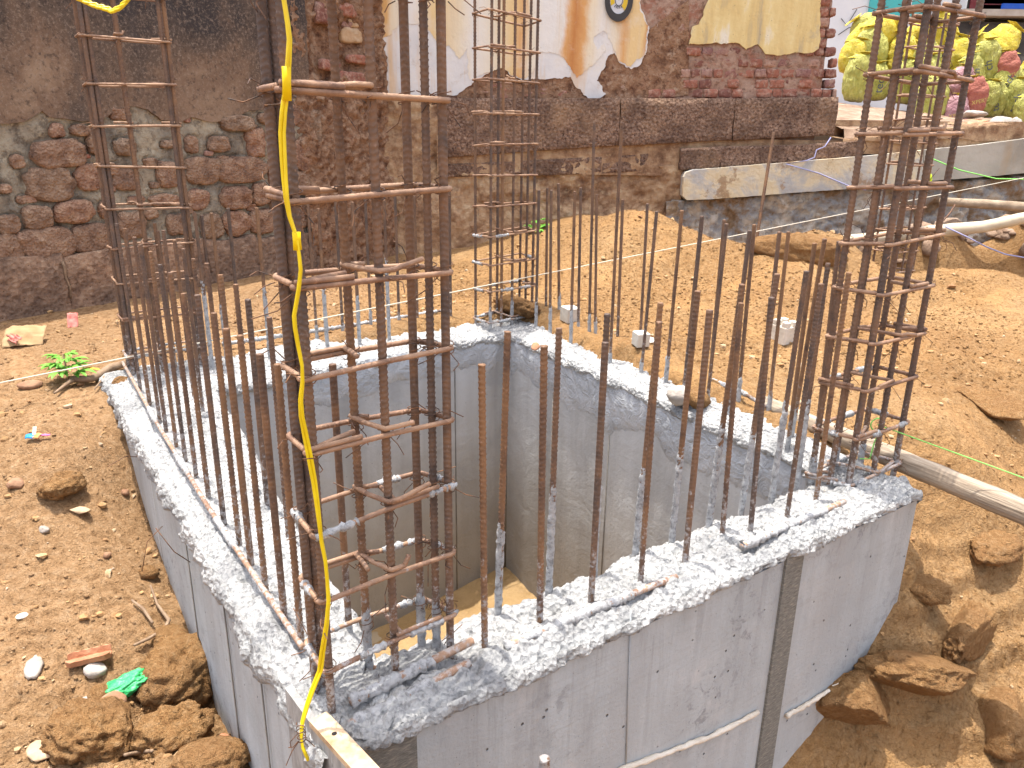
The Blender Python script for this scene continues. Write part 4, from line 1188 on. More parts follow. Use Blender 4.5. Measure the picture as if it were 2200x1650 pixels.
# ------------------------------------------------------------------ broken end between the two walls
PB0 = LWP(sEnd, 0, -.05)
PB1 = PD(818, 300, WY - .02); PB1.z = 0
bd = (PB1 - PB0); blen = bd.length; bd.normalize()
bn = Vector((bd.y, -bd.x, 0))
def BWP(s, z, off=0.0): return PB0 + bd * s + bn * off + Vector((0, 0, z))
def bw(x, y):
    p = PP(x, y, PB0, bn)
    return (p - PB0).dot(bd), p.z
brk = thing('broken_wall_end', 'broken crumbling wall end of red rubble with a dark hole', 'wall', BWP(.3, 0))
slab(BWP, -.05, blen, -.5, 2.3, .5, 'wall_core', 'red_rubble', brk)
h1s, h1z = bw(690, 110); h2s, h2z = bw(745, 85); h3s, h3z = bw(735, 140)
def cav(S, Z):
    return (-.34 * np.exp(-(((S - h1s) / .09) ** 2 + ((Z - h1z) / .16) ** 2)) - .10 * np.exp(-(((S - h2s) / .12) ** 2 + ((Z - h2z) / .10) ** 2)) - .08 * np.exp(-(((S - h3s) / .14) ** 2 + ((Z - h3z) / .05) ** 2))
            + .10 * np.clip(.95 - Z, 0, .6) * 1.0)
relief(BWP, -.06, blen + .03, -.2, 2.3, .010, .075, 'rubble_face', 'red_rubble', brk, .05, cav, 4)
for q, (x, y, w, h) in enumerate(((752, 75, 44, 34), (735, 52, 34, 16), (757, 50, 26, 20), (700, 140, 40, 24), (760, 128, 40, 20), (722, 20, 60, 30), (690, 30, 44, 44), (745, 170, 60, 30))):
    s, z = bw(x, y)
    w2 = abs(bw(x + w / 2, y)[0] - bw(x - w / 2, y)[0]); h2 = abs(bw(x, y - h / 2)[1] - bw(x, y + h / 2)[1])
    put_stone(BWP, s, z, w2, h2, .03, 90 + q, brk, 'tan_tile' if q in (0, 2) else 'old_brick', 'brick', .0 if q < 3 else .04, 0, 6)

# ------------------------------------------------------------------ painted wall
def PW(s, z, off=0.0): return Vector((s, WY - off, z))
def pw(x, y):
    p = PD(x, y, WY)
    return p.x, p.z
wall = thing('painted_wall', 'old painted wall of peeling cream plaster, red bricks and dark plinth', 'wall', PW(.8, 0))
sL, sR = pw(812, 200)[0], pw(1762, 200)[0]
slab(PW, sL, sR, -.8, 2.6, .40, 'wall_core', 'mud_mortar', wall)
relief(PW, sL - .02, sR + .005, .95, 2.3, .014, .022, 'mud_face', 'mud_mortar', wall, .008, lambda S, Z: np.where(S > sR - .03, -.02, 0))
z2 = lambda x, y: pw(700 + x / 2.75, y / 2.75)
z3 = lambda x, y: pw(1400 + x / 2.75, y / 2.75)
# mud showing under the broken plaster
poly_plate(PW, [z2(*q) for q in ((780, 600), (760, 480), (900, 360), (1300, 360), (1500, 330), (1700, 250), (1880, 200), (2140, 0), (2140, 560), (1900, 590), (1600, 605), (1200, 605))], .0, .022, 'mud_backing', 'red_rubble', wall, .01, .03)
low = [(320,700),(352,705),(400,712),(460,600),(500,592),(560,580),(600,562),(660,592),(720,560),(780,560),(840,520),(880,482),(960,440),(1000,402),(1050,400),(1100,452),(1180,470),(1300,468),(1440,458),(1480,520),(1530,562),(1590,602),(1650,560),(1600,470),(1640,410),(1660,330),(1700,312),(1730,370),(1800,410),(1850,390),(1890,330),(1905,150),(1860,60),(1850,-40),(1850,-700)]
poly_plate(PW, [z2(310, -700)] + [z2(*q) for q in low], .01, .030, 'plaster_coat', 'bluish_undercoat', wall, .022, .012)
top = [(318,240),(380,212),(430,150),(560,140),(620,190),(670,262),(720,270),(790,342),(832,292),(850,470),(960,432),(1050,398),(1100,446),(1180,462),(1225,420),(1270,312),(1380,320),(1480,455),(1560,400),(1650,300),(1640,262),(1600,300),(1580,222),(1640,180),(1690,262),(1720,356),(1800,398),(1830,350),(1880,335),(1898,150),(1852,60),(1845,-700)]
poly_plate(PW, [z2(312, -700)] + [z2(*q) for q in top], .028, .034, 'paint_coat', 'cream_paint', wall, .018, .010)
yel = [(330,-700),(330,0),(280,140),(232,160),(215,262),(330,262),(490,255),(550,292),(620,265),(670,322),(740,332),(850,312),(940,316),(980,290),(985,130),(980,-700)]
poly_plate(PW, [z3(*q) for q in yel], .008, .036, 'plaster_coat', 'yellow_plaster', wall, .016, .012)
# bricks, one by one
BRV = []
for q in range(7):
    V, F = round_box(1, 1, 1, .15, 2, .16, q)
    me = bpy.data.meshes.new('brick')
    me.from_pydata(V.tolist(), [], F)
    me.polygons.foreach_set('use_smooth', [True] * len(me.polygons))
    me.materials.append(MATS['old_brick'])
    BRV.append(me)
def brick(s, z, w, h, off):
    M_ = Matrix.Translation(PW(s, z, off - .05)) @ Matrix.Rotation(random.uniform(-.02, .02), 4, 'Y') @ Matrix.Diagonal((w, .10, h, 1))
    return link('brick', random.choice(BRV), wall, M_)
def course(x0, x1, yc, h, wmin=58, wmax=100, skip=.05):
    x = x0 + random.uniform(-20, 0)
    while x < x1 - 20:
        w = random.choice((random.uniform(wmin, wmin + 14), random.uniform(wmax - 22, wmax)))
        w = min(w, x1 - x)
        if random.random() > skip and w > 28:
            a, b_ = z3(x + 3, yc), z3(x + w - 3, yc)
            zt, zb = z3(x, yc - h / 2)[1], z3(x, yc + h / 2)[1]
            brick((a[0] + b_[0]) / 2, (zt + zb) / 2, b_[0] - a[0], zt - zb, random.uniform(.012, .03))
        x += w
for y_, xa in ((305, 200), (372, 195), (434, 185), (495, 195), (552, -20)):
    course(xa, 1092, y_, 52, skip=.10 if y_ > 300 else .2)
for q, y_ in enumerate(range(-300, 300, 62)):
    course(985, 1058 if q % 2 else 1085, y_, 52, 60, 76, .05)
for a in ((-40, 140, 240), (60, 200, 330), (-90, 300, 430), (20, 430, 500), (120, 60, 90)):
    x, y = a[0], a[1]
    s, z = z3(x, y)
    brick(s, z, .085, .05, .012)
for x, y in ((1290, 545), (1060, 545), (960, 560), (1180, 560), (1400, 560), (1020, 500)):
    s, z = z2(x, y); brick(s, z, .13, .062, .020)
# laterite plinth blocks
def plinth(xa, xb, yt0, yt1, yb0, yb1, thick, seed):
    s0, zt0 = pw(xa, yt0); s1, zt1 = pw(xb, yt1)
    zb0, zb1 = pw(xa, yb0)[1], pw(xb, yb1)[1]
    V, F = round_box(1, 1, 1, .0, 0, 0, 0) if False else round_box(s1 - s0 + .012, .30, 1.0, .010, 6, .012, seed)
    W = []
    for x, y, z in V:
        t = (x / (s1 - s0)) + .5
        zt, zb = zt0 + (zt1 - zt0) * t, zb0 + (zb1 - zb0) * t
        W.append(PW((s0 + s1) / 2 + x, (zt + zb) / 2 + z * (zt - zb), thick - .15 - y * 1.0 if False else thick - .15 + -y))
    obj('plinth_block', W, F, 'dark_laterite', wall)
plinth(955, 1330, 212, 212, 338, 312, .085, 1)
plinth(1334, 1573, 212, 212, 314, 301, .088, 2)
plinth(1577, 1793, 212, 209, 302, 290, .085, 3)
plinth(1459, 1543, 318, 314, 364, 358, .115, 4)
plinth(1546, 1698, 314, 311, 358, 347, .112, 5)
plinth(1701, 1836, 311, 302, 347, 335, .116, 6)
plinth(1120, 1290, 345, 336, 378, 372, .06, 7)
plinth(1294, 1390, 336, 330, 372, 366, .06, 8)
plinth(955, 1105, 352, 346, 380, 376, .06, 9)
# joint of lime between the plinth courses, earthy base below
relief(PW, pw(940, 300)[0], pw(1840, 300)[0], pw(1100, 372)[1], pw(1400, 296)[1], .014, .014, 'joint_mortar', 'earth_render', wall, .055)
def bulge(S, Z): return .16 * np.clip(.45 - Z, 0, .7)
relief(PW, sL - .05, pw(1470, 300)[0], -.1, pw(900, 205)[1], .012, .050, 'earth_face', 'earth_render', wall, .03, lambda S, Z: bulge(S, Z) + np.where((S > pw(945, 300)[0]) & (Z > pw(1100, 350)[1]), -.12, 0), 2)
# round emblem painted on a disc
ec = pw(1328, 3)
def disc(fn, s, z, r0, r1, off0, off1, a0=0, a1=360, n=48):
    v, f = [], []
    m = int(n * (a1 - a0) / 360) + 1
    for q in range(m):
        a = R(a0 + (a1 - a0) * q / (m - 1))
        for rr in (r0, r1):
            for o in (off0, off1): v.append(fn(s + math.cos(a) * rr, z + math.sin(a) * rr * 1.38, o))
    for q in range(m - 1):
        i, j = q * 4, q * 4 + 4
        f += [(i + 1, i + 3, j + 3, j + 1), (i + 3, i + 2, j + 2, j + 3), (i + 0, i + 1, j + 1, j + 0)]
    return v, f
emb = thing('round_emblem', 'round black ringed emblem with yellow segments high on the cream plaster', 'sign', PW(ec[0], ec[1], .05))
k_ = 6.55 / 1650
obj('outer_ring', *disc(PW, *ec, 17 * k_, 26.5 * k_, .046, .056), 'emblem_black', emb, False)
obj('face_disc', *disc(PW, *ec, .5 * k_, 17 * k_, .046, .052), 'emblem_white', emb, False)
obj('yellow_segment', *disc(PW, *ec, 8.5 * k_, 16.5 * k_, .052, .0545, -50, 28), 'emblem_yellow', emb, False)
obj('yellow_segment', *disc(PW, *ec, 8.5 * k_, 16 * k_, .052, .0545, 150, 205), 'emblem_yellow', emb, False)
obj('inner_ring', *disc(PW, *ec, 6.4 * k_, 7.4 * k_, .052, .0545), 'emblem_black', emb, False)
mb = MB()
for a in (235, 250, 264, 280, 296):
    x, z = ec[0] + math.cos(R(a)) * 12 * k_, ec[1] + math.sin(R(a)) * 12 * k_
    mb.add(box(PW(x, z, .0535), 1.6 * k_, .002, 4.2 * k_, Matrix.Rotation(R(-(a - 270)), 3, 'Y')))
mb.build('face_mark', 'print_grey', emb, False)

# pale ledge running out along the street, and the rough foundation under it
ledge = thing('plinth_ledge', 'pale plastered ledge sloping up along the foot of the old wall', 'ledge', PW(2, .7))
def ledge_piece(pts, off0, off1, mat, name):
    return poly_plate(PW, pts, off0, off1, name, mat, ledge, .004, .03)
ledge_piece([pw(*q) for q in ((1459, 378), (1464, 368), (1480, 363), (1840, 334), (1960, 322), (1960, 388), (1840, 400), (1700, 410), (1520, 424), (1466, 426), (1458, 418))], -.1, .17, 'plinth_ledge', 'painted_ledge')
ledge_piece([pw(*q) for q in ((1961, 321), (2080, 310), (2200, 294), (2420, 270), (2420, 346), (2200, 367), (2080, 378), (1961, 387))], -.1, .172, 'grey_ledge', 'cement_ledge')
relief(PW, pw(1430, 400)[0], pw(2500, 400)[0], -.6, pw(2200, 366)[1], .014, .085, 'rough_footing', 'foundation_rough', ledge, .08, lambda S, Z: np.where(Z > pw(1460, 420)[1] - .03 + (S - pw(1460, 420)[0]) * (pw(2200, 366)[1] - pw(1460, 420)[1]) / (pw(2200, 366)[0] - pw(1460, 420)[0]), -.16, .0) + .10 * np.clip(.3 - Z, 0, 1), 6)
relief(PW, pw(1800, 300)[0], pw(2500, 300)[0], pw(1850, 330)[1], pw(2200, 262)[1], .016, .02, 'laterite_strip', 'earth_render', ledge, .10, lambda S, Z: np.where(Z > 1.0 + (S - 2.8) * .11, -.3, 0), 9)

# ------------------------------------------------------------------ terrace with sacks, houses behind
TX, TY = np.meshgrid(np.linspace(2.6, 12, 190), np.linspace(WY - .12, 13.2, 150), indexing='ij')
TX, TY = TX.ravel(), TY.ravel()
xr = TX / TY
tz = 1.02 + .20 * np.clip((TY - WY) / 2.6, 0, 1) * np.clip((.60 - xr) / .2, .1, 1.3) + .14 * np.clip((TY - 7.5) / 3.5, 0, 1)
tz = tz + .02 + .02 * (xr > .5)
tQ = np.stack([TX, TY, np.zeros_like(TX)], 1)
tz = tz + .035 * fbm(tQ * 2.5, 4) + .03 * (lumps(tQ * 5) - .5)
tz = np.where(TY < WY + .0, tz - .10, tz)
def terr(x, y):
    i = np.argmin((TX - x) ** 2 + (TY - y) ** 2)
    return float(tz[i])
tag(obj('terrace_ground', np.stack([TX, TY, tz], 1), grid_faces(190, 150), 'rubble_terrace'), kind='structure')

def sack_mesh(seed, tall=1.0, neck=True):
    nu, nv = 30, 26
    t = np.linspace(0, 1, nv)
    prof = np.clip(np.sin(np.pi * np.clip(t * .93 + .045, 0, 1)), 0, 1) ** .30
    U, T = np.meshgrid(np.arange(nu) * 2 * math.pi / nu, t, indexing='ij')
    pr = np.broadcast_to(prof, U.shape)
    ca, sa = np.cos(U), np.sin(U)
    q = (np.abs(ca) ** 3.2 + np.abs(sa) ** 3.2) ** (-1 / 3.2)
    x, y, z = ca * q * pr * .5, sa * q * pr * .34, (T - 0) * tall
    P = np.stack([x, y, z], -1).reshape(-1, 3)
    P += np.stack([fbm(P * 2.6 + seed * 5 + w * 19, 3) for w in range(3)], 1) * np.array([.10, .10, .06])
    P += (np.abs(fbm(P * np.array([5, 5, 2.2]) + seed, 3)) * .05)[:, None] * np.array([.6, -1, 0])
    f = []
    for i in range(nu):
        k_ = (i + 1) % nu
        for j in range(nv - 1): f.append((i * nv + j, k_ * nv + j, k_ * nv + j + 1, i * nv + j + 1))
    f.append(tuple(i * nv for i in range(nu - 1, -1, -1)))
    f.append(tuple(i * nv + nv - 1 for i in range(nu)))
    # gathered neck and frill
    V2, F2 = [], []
    m = 22
    lv = [(-.07, .40), (0, .24), (.05, .12), (.09, .095), (.14, .17), (.18, .23), (.20, .27), (.185, .30)]
    for lz, rr in lv:
        for i in range(m):
            a = 2 * math.pi * i / m
            r2 = rr * (1 + .20 * math.sin(4 * a + seed) * max(0, min(1, lz * 5)) + .18 * math.sin(9 * a + seed * 2))
            lean = lz * .9
            V2.append((math.cos(a) * r2 + lean * math.sin(seed), math.sin(a) * r2 * .55 - lean * .3, tall * .985 - .03 + lz * (1 - lz * 1.3)))
    for i in range(len(lv) - 1):
        for j in range(m):
            k_ = (j + 1) % m
            F2.append((i * m + j, i * m + k_, (i + 1) * m + k_, (i + 1) * m + j))
    return P, f, V2, F2
SM = []
for q in range(5):
    P, f, V2, F2 = sack_mesh(q + 1, 1.55 if q % 2 else 1.3)
    a = bpy.data.meshes.new('sack'); a.from_pydata(P.tolist(), [], f); a.polygons.foreach_set('use_smooth', [True] * len(a.polygons))
    b_ = bpy.data.meshes.new('tied_neck'); b_.from_pydata(V2, [], F2); b_.polygons.foreach_set('use_smooth', [True] * len(b_.polygons))
    b_.materials.append(MATS['sack_bright'])
    vs = {}
    for mt in ('sack_yellow', 'sack_rose', 'sack_red', 'sack_bright'):
        c_ = a.copy(); c_.materials.append(MATS[mt]); vs[mt] = c_
    SM.append((vs, b_, BVHTree.FromPolygons([tuple(p) for p in P], f)))
def print_on(sackq, text, size, cx, cz_, rot, mat, parent, mw):
    cu = bpy.data.curves.new('printed_lettering', 'FONT')
    cu.body = text; cu.size = size; cu.align_x = 'CENTER'; cu.align_y = 'CENTER'; cu.resolution_u = 3
    tmp = bpy.data.objects.new('tmp', cu)
    COL.objects.link(tmp)
    me = bpy.data.meshes.new_from_object(tmp.evaluated_get(bpy.context.evaluated_depsgraph_get()))
    bpy.data.objects.remove(tmp); bpy.data.curves.remove(cu)
    bm = bmesh.new(); bm.from_mesh(me)
    bmesh.ops.triangulate(bm, faces=bm.faces[:])
    bmesh.ops.subdivide_edges(bm, edges=[e for e in bm.edges if e.calc_length() > size * .15], cuts=2)
    bvh = SM[sackq][2]
    for v in bm.verts:
        x, z = v.co.x * math.cos(rot) - v.co.y * math.sin(rot) + cx, v.co.x * math.sin(rot) + v.co.y * math.cos(rot) + cz_
        hit = bvh.ray_cast(Vector((x, -2, z)), Vector((0, 1, 0)))[0]
        v.co = (x, (hit.y if hit else 0) - .012, z)
    bm.to_mesh(me); bm.free()
    me.materials.clear(); me.materials.append(MATS[mat])
    link('printed_lettering', me, parent, mw)
# (photo x, y of the sack's bottom centre, distance, width px, tilt, mesh, material, print, label)
SACKS = [
 (1832, 218, 9.6, 58, 4, 1, 'sack_yellow', None, 'full olive yellow sack at the bottom left beside the brick wall end'),
 (1880, 216, 10.0, 54, -6, 0, 'sack_yellow', 'tech', 'shaded yellow sack behind the leftmost bottom sack, print on its side'),
 (1930, 222, 9.9, 54, 8, 3, 'sack_yellow', None, 'yellow sack at the bottom third from the brick wall end'),
 (1818, 158, 9.9, 50, 14, 0, 'sack_bright', None, 'crumpled bright yellow sack with a dangling red tail, left of the stack'),
 (1868, 160, 10.2, 66, -8, 2, 'sack_yellow', None, 'sagging pale yellow sack in the middle row behind the right cage'),
 (1925, 165, 10.2, 60, 5, 4, 'sack_bright', None, 'bright yellow sack in the middle row behind the right cage'),
 (1825, 108, 10.3, 72, 62, 2, 'sack_bright', None, 'empty bright yellow sack flopped over the top left of the pile'),
 (1890, 112, 10.5, 62, -40, 4, 'sack_yellow', None, 'creased pale sack lying on the pile top behind the cage bars'),
 (1945, 118, 10.5, 52, 30, 0, 'sack_bright', None, 'yellow sack on the pile top beside the orange marked sack'),
 (2000, 122, 10.4, 46, -10, 3, 'sack_red', None, 'orange red sack standing up on top of the pile behind the bars'),
 (1985, 272, 9.4, 64, 3, 1, 'sack_yellow', None, 'fat pale yellow sack at the bottom seen through the right cage'),
 (1985, 212, 9.8, 62, -5, 0, 'sack_yellow', None, 'fat pale yellow sack in the second row seen through the right cage'),
 (2048, 276, 9.3, 50, -2, 0, 'sack_rose', 'XPERT', 'dusty rose sack with gold print at the bottom of the pile'),
 (2052, 222, 9.5, 54, 6, 2, 'sack_rose', None, 'dusty rose sack lying directly on the printed rose sack'),
 (1992, 165, 10.0, 52, -12, 2, 'sack_yellow', None, 'yellow sack in the third row just left of the rose sacks'),
 (2040, 160, 10.0, 54, 16, 4, 'sack_bright', None, 'bright yellow sack in the third row above the rose sacks'),
 (2035, 112, 10.2, 50, -24, 1, 'sack_bright', None, 'bright yellow sack on the top row above the rose sacks'),
 (2092, 244, 9.3, 46, -8, 3, 'sack_red', 'XPERT', 'brown red sack with gold print above the roof tile heap'),
 (2108, 242, 9.45, 40, 12, 1, 'sack_yellow', None, 'narrow yellow sack squeezed right of the brown red sack'),
 (2087, 200, 9.6, 48, -14, 1, 'sack_yellow', 'tech', 'slanted yellow sack with dark print above the brown red sack'),
 (2130, 252, 9.5, 46, -4, 3, 'sack_yellow', 'tech', 'yellow sack with dark print at the bottom, second from the right edge'),
 (2136, 210, 9.6, 50, 24, 4, 'sack_yellow', 'tech', 'tilted yellow sack with a round dark mark in the second row'),
 (2114, 178, 9.7, 52, -6, 1, 'sack_yellow', 'ch', 'upright yellow sack with dark letters in the third row'),
 (2170, 256, 9.5, 50, 2, 1, 'sack_yellow', 'tech', 'yellow sack with vertical dark print at the bottom right'),
 (2172, 218, 9.6, 52, -10, 4, 'sack_yellow', None, 'plain yellow sack in the second row near the right edge'),
 (2158, 184, 9.6, 42, -4, 3, 'sack_red', 'Xpert', 'small red sack with gold script in the third row'),
 (2105, 138, 10.0, 66, 40, 2, 'sack_bright', None, 'bright yellow sack draped along the top right of the pile'),
 (2150, 150, 10.0, 66, -50, 0, 'sack_bright', None, 'crumpled yellow sack hanging over the red sack with script'),
 (2200, 196, 9.8, 56, 18, 4, 'sack_bright', None, 'bright sack in the second row cut by the right picture edge'),
 (2200, 272, 9.2, 50, 0, 0, 'sack_yellow', 'tech', 'yellow sack at the bottom cut by the right picture edge'),
 (2230, 235, 9.6, 56, 8, 1, 'sack_yellow', None, 'yellow sack outside the right edge continuing the pile'),
]
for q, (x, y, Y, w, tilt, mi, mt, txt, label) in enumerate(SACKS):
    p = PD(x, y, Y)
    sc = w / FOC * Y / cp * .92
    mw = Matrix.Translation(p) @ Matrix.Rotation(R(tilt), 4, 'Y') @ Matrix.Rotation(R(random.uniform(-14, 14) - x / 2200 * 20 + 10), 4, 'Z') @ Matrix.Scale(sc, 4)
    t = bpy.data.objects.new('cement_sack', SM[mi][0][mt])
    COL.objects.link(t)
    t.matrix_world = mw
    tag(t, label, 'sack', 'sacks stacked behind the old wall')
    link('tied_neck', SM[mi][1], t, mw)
    if txt:
        if mt in ('sack_rose', 'sack_red'): print_on(mi, txt, .24, .05, .5, .1, 'print_gold', t, mw)
        else: print_on(mi, txt, .42, .02, .62, R(80 if q % 2 else 100), 'print_grey', t, mw)
# bed of rubble under the sacks
for q, (x, y, Y, s, mt, label) in enumerate(((2090, 246, 9.0, (.16, .10, .045), 'grey_stone', 'pale broken slab lying on the tile heap under the sacks'), (2085, 262, 8.9, (.20, .12, .03), 'terracotta', 'broken roof tile on the heap below the pale slab'),
        (2110, 268, 8.8, (.17, .1, .03), 'brown_stone', 'brown tile shard lowest on the heap under the sacks'), (2150, 266, 8.8, (.12, .10, .08), 'grey_stone', 'grey stone under the sacks, left of two'), (2175, 268, 8.8, (.11, .1, .075), 'grey_stone', 'grey stone under the sacks, right of two'))):
    p = PD(x, y, Y)
    V, F = rock(s, 3, 40 + q, .2, .05, 5)
    tag(obj('stone_slab' if q == 0 else 'rubble_stone', V + np.array(p)[None], F, mt), label, 'stone')
def rubble(n, seed):
    rs = np.random.default_rng(seed)
    m = MB()
    for q in range(n):
        x, y = rs.uniform(1.75, 4.3), rs.uniform(5.25, 6.25)
        if (x < 2.3 and y < 5.7): continue
        sz = .03 + .11 * rs.random() ** 2.5
        V, F = rock((sz, sz * rs.uniform(.6, 1), sz * rs.uniform(.45, .8)), 2, q, .3, .1, 4)
        a = rs.random() * 6
        V = V @ np.array(Matrix.Rotation(a, 3, 'Z')).T + np.array((x, y, gz(x, y) + sz * .15))[None]
        m.add((V, F))
    tag(m.build('trench_rubble', 'rubble_terrace'), kind='stuff')
rubble(150, 4)
# houses far behind
HY = 12.6
hs = thing('white_house', 'white rendered house behind the sacks with a teal shutter', 'house', (5.5, HY, 1))
def hx(x, y, Y=HY): p = PD(x, y, Y); return p.x, p.z
def HP(Y): return lambda s, z, off=0.0: Vector((s, Y - off, z))
def rect(fn, a, b_, off0, off1, name, mat, parent):
    (s0, z1), (s1, z0) = a, b_
    v = [fn(s, z, o) for o in (off1, off0) for s, z in ((s0, z0), (s1, z0), (s1, z1), (s0, z1))]
    f = [(0, 1, 2, 3), (5, 4, 7, 6), (1, 5, 6, 2), (4, 0, 3, 7), (3, 2, 6, 7), (0, 4, 5, 1)]
    return obj(name, v, f, mat, parent, smooth=False)
H = HP(HY)
rect(H, (hx(1600, -400)), (hx(2086, 200)[0], .6), -.6, 0, 'wall', 'white_house_wall', hs)
sh = rect(H, hx(1897, -200), hx(1994, 36), 0, .05, 'shutter', 'teal_paint', hs)
rect(H, (hx(1888, 0)[0], hx(0, -204)[1]), (hx(1896, 0)[0], hx(1890, 40)[1]), 0, .07, 'shutter_frame', 'white_house_wall', hs)
rect(H, (hx(1950, 0)[0], hx(0, -204)[1]), (hx(1956, 0)[0], hx(1950, 36)[1]), .05, .065, 'shutter_rail', 'white_house_wall', sh)
rect(H, hx(2010, 84), hx(2088, 120), 0, .22, 'plinth', 'grey_coping', hs)
ys_ = thing('stained_house', 'house with black stained plaster, grey coping and a maroon grille', 'house', (8, HY - .3, 1))
H2 = HP(HY - .25)
g0 = HY - .25
rect(H2, hx(2020, 46, g0), (hx(2700, 0, g0)[0], .6), -.8, 0, 'lower_wall', 'stained_wall', ys_)
rect(H2, hx(2060, 22, g0), hx(2700, 45, g0), -.8, .16, 'coping', 'grey_coping', ys_)
rect(H2, (hx(2087, 0, g0)[0], 4.4), (hx(2700, 0, g0)[0], hx(2200, 22, g0)[1]), -.8, -.06, 'upper_wall', 'white_house_wall', ys_)
wd = rect(H2, hx(2114, -160, g0), hx(2330, 21, g0), -.07, -.03, 'window', 'dark_void', ys_)
for q in range(14):
    xx = 2116 + q * 14
    a = hx(xx, -158, g0); b_ = hx(xx + 6, 20, g0)
    rect(H2, a, b_, -.03, -.01, 'grille_bar', 'maroon_paint', wd)
for yy in (-120, -80, -40, -8, 8): rect(H2, hx(2115, yy, g0), hx(2328, yy + 5, g0), -.012, .004, 'grille_rail', 'maroon_paint', wd)
bb = rect(H2, hx(2152, 8, g0 - .1), hx(2330, 22, g0 - .1), .10, .14, 'blue_board', 'blue_enamel', None)
tag(bb, 'small bright blue board leaning before the maroon window grille', 'board')
for pts in (((1800, 75), (1822, 60), (1850, 52)), ((1806, 40), (1818, 55), (1840, 20)), ((1850, 52), (1880, 62), (1900, 70))):
    P = [Vector((*[hx(x, y)[0]], HY - .02, hx(x, y)[1])) for x, y in pts]
    obj('wall_cable', *tube(P, .006, 5), 'emblem_black', hs)

# ------------------------------------------------------------------ poles and lines
def pole(pts, rads, mat, name, label, cat, seg=14, wob=.0):
    P = [Vector(p) for p in pts]
    Q, Rr = [], []
    for i in range(len(P) - 1):
        for q in range(16):
            t = q / 16
            Q.append(P[i].lerp(P[i + 1], t)); Rr.append(rads[i] * (1 - t) + rads[i + 1] * t)
    Q.append(P[-1]); Rr.append(rads[-1])
    v, f = tube(Q, Rr, seg)
    V = np.array([q[:] for q in v])
    C_ = np.repeat(np.array([q[:] for q in Q]), seg, 0)
    d = V - C_
    V = C_ + d * (1 + .10 * fbm(V * 12, 3) + .04 * fbm(V * 40, 3))[:, None]
    return tag(obj(name, V, f, mat), label, cat)
ax = (PZ(2200, 1100, .01) - PZ(1642, 868, .035))
k = Mat('weathered_pole')
vd = k.map((1, 1, 1), (0, 0, -math.atan2(ax.y, ax.x)))
k.pos = vd
c = k.ramp(k.noise(1, 5, .7, .3, k.map((3, 45, 45))), [(.3, (.15, .11, .075)), (.5, (.33, .26, .19)), (.7, (.50, .42, .32))])
k.bump(k.noise(1, 4, .7, .2, k.map((3, 60, 60))), .006)
k.out(c, .85)
pa, pb = PZ(1642, 868, .035), PZ(2200, 1100, .01)
pole([pa, pa.lerp(pb, .5), pb, pb + (pb - pa) * .7], [.031, .034, .036, .037], 'weathered_pole', 'wooden_pole', 'weathered grey wooden pole lying through the right cage', 'pole')
pole([PD(1615, 535, 5.35), PD(1750, 522, 5.4), PD(1900, 511, 5.4), PD(2010, 497, 5.3), PD(2110, 488, 5.2), PD(2230, 462, 5.1)], [.040, .040, .043, .045, .040, .036], 'pale_bamboo', 'bamboo_pole', 'pale bent pole spanning the trench behind the right cage', 'pole')
pole([PD(2020, 433, 5.75), PD(2110, 438, 5.7), PD(2260, 450, 5.6)], [.030, .034, .036], 'grey_log', 'wooden_pole', 'short grey log sticking out above the trench at the right edge', 'pole')
w0, w1 = PD(2052, 440, 5.62), PD(2004, 500, 5.28)
tag(obj('hanging_wire', *tube([w0, w0.lerp(w1, .3) + Vector((.01, 0, 0)), w0.lerp(w1, .75), w1 + Vector((.015, 0, -.05)), w1 + Vector((-.04, 0, -.04)), w1 + Vector((-.05, -.01, .04))], .006, 6), 'tie_wire'), 'dark wire tying the grey log to the pale bent pole', 'wire')
def line(pts, r, mat, label, cat='string', name='string_line'):
    return tag(obj(name, *tube(pts, r, 6), mat), label, cat)
a = B(-.02, 2.29, .105); b_ = PD(2200, 382, 6.1)
d = (b_ - a)
line([a - d * .35, a, a + d * .33, a + d * .66, b_, b_ + d * .1], .0028, 'white_cord', 'taut white string crossing the whole site behind the cages')
g0_ = PZ(1885, 912, .17)
line([g0_, g0_.lerp(PD(2200, 1027, 1.95), .5), PD(2200, 1027, 1.95), PD(2420, 1108, 1.6)], .0019, 'green_cord', 'thin bright green string running right from the right cage')
lp = [g0_ + Vector((.02 * math.cos(t), 0, .02 * math.sin(t) + .0)) for t in np.linspace(0, 5.6, 14)]
line(lp + [g0_ + Vector((-.01, -.02, -.05)), g0_ + Vector((-.02, -.03, -.10)), g0_ + Vector((-.05, -.03, -.10))], .0022, 'green_cord', 'loose green string loop knotted on the right cage', 'string')
line([PD(2000, 340, 6.0), PD(2060, 365, 6.05), PD(2140, 384, 6.1), PD(2260, 386, 6.1)], .0045, 'green_cord', 'slack pale green string in front of the cement ledge')
vp = [(1785, 295), (1770, 315), (1755, 322), (1748, 338), (1735, 345), (1690, 352), (1760, 372), (1830, 402), (1860, 408)]
line([PD(x + random.uniform(-3, 3), y, WY - .19) for x, y in vp], .0045, 'violet_cord', 'crinkled violet string hanging down over the plinth blocks')
vp = [(2030, 490), (2080, 512), (2120, 530), (2160, 545), (2230, 560)]
line([PD(x, y, 5.2 - .02 * q) + Vector((0, 0, random.uniform(-.01, .01))) for q, (x, y) in enumerate(vp)], .0045, 'violet_cord', 'violet string trailing right from the pale bent pole')
p = PD(1996, 386, 6.0)
V, F = rock((.022, .02, .05), 2, 5, .3, .1)
tag(obj('string_knot', V + np.array(p)[None], F, 'knot_lime'), 'fluorescent lime knot of tape before the cement ledge', 'knot')
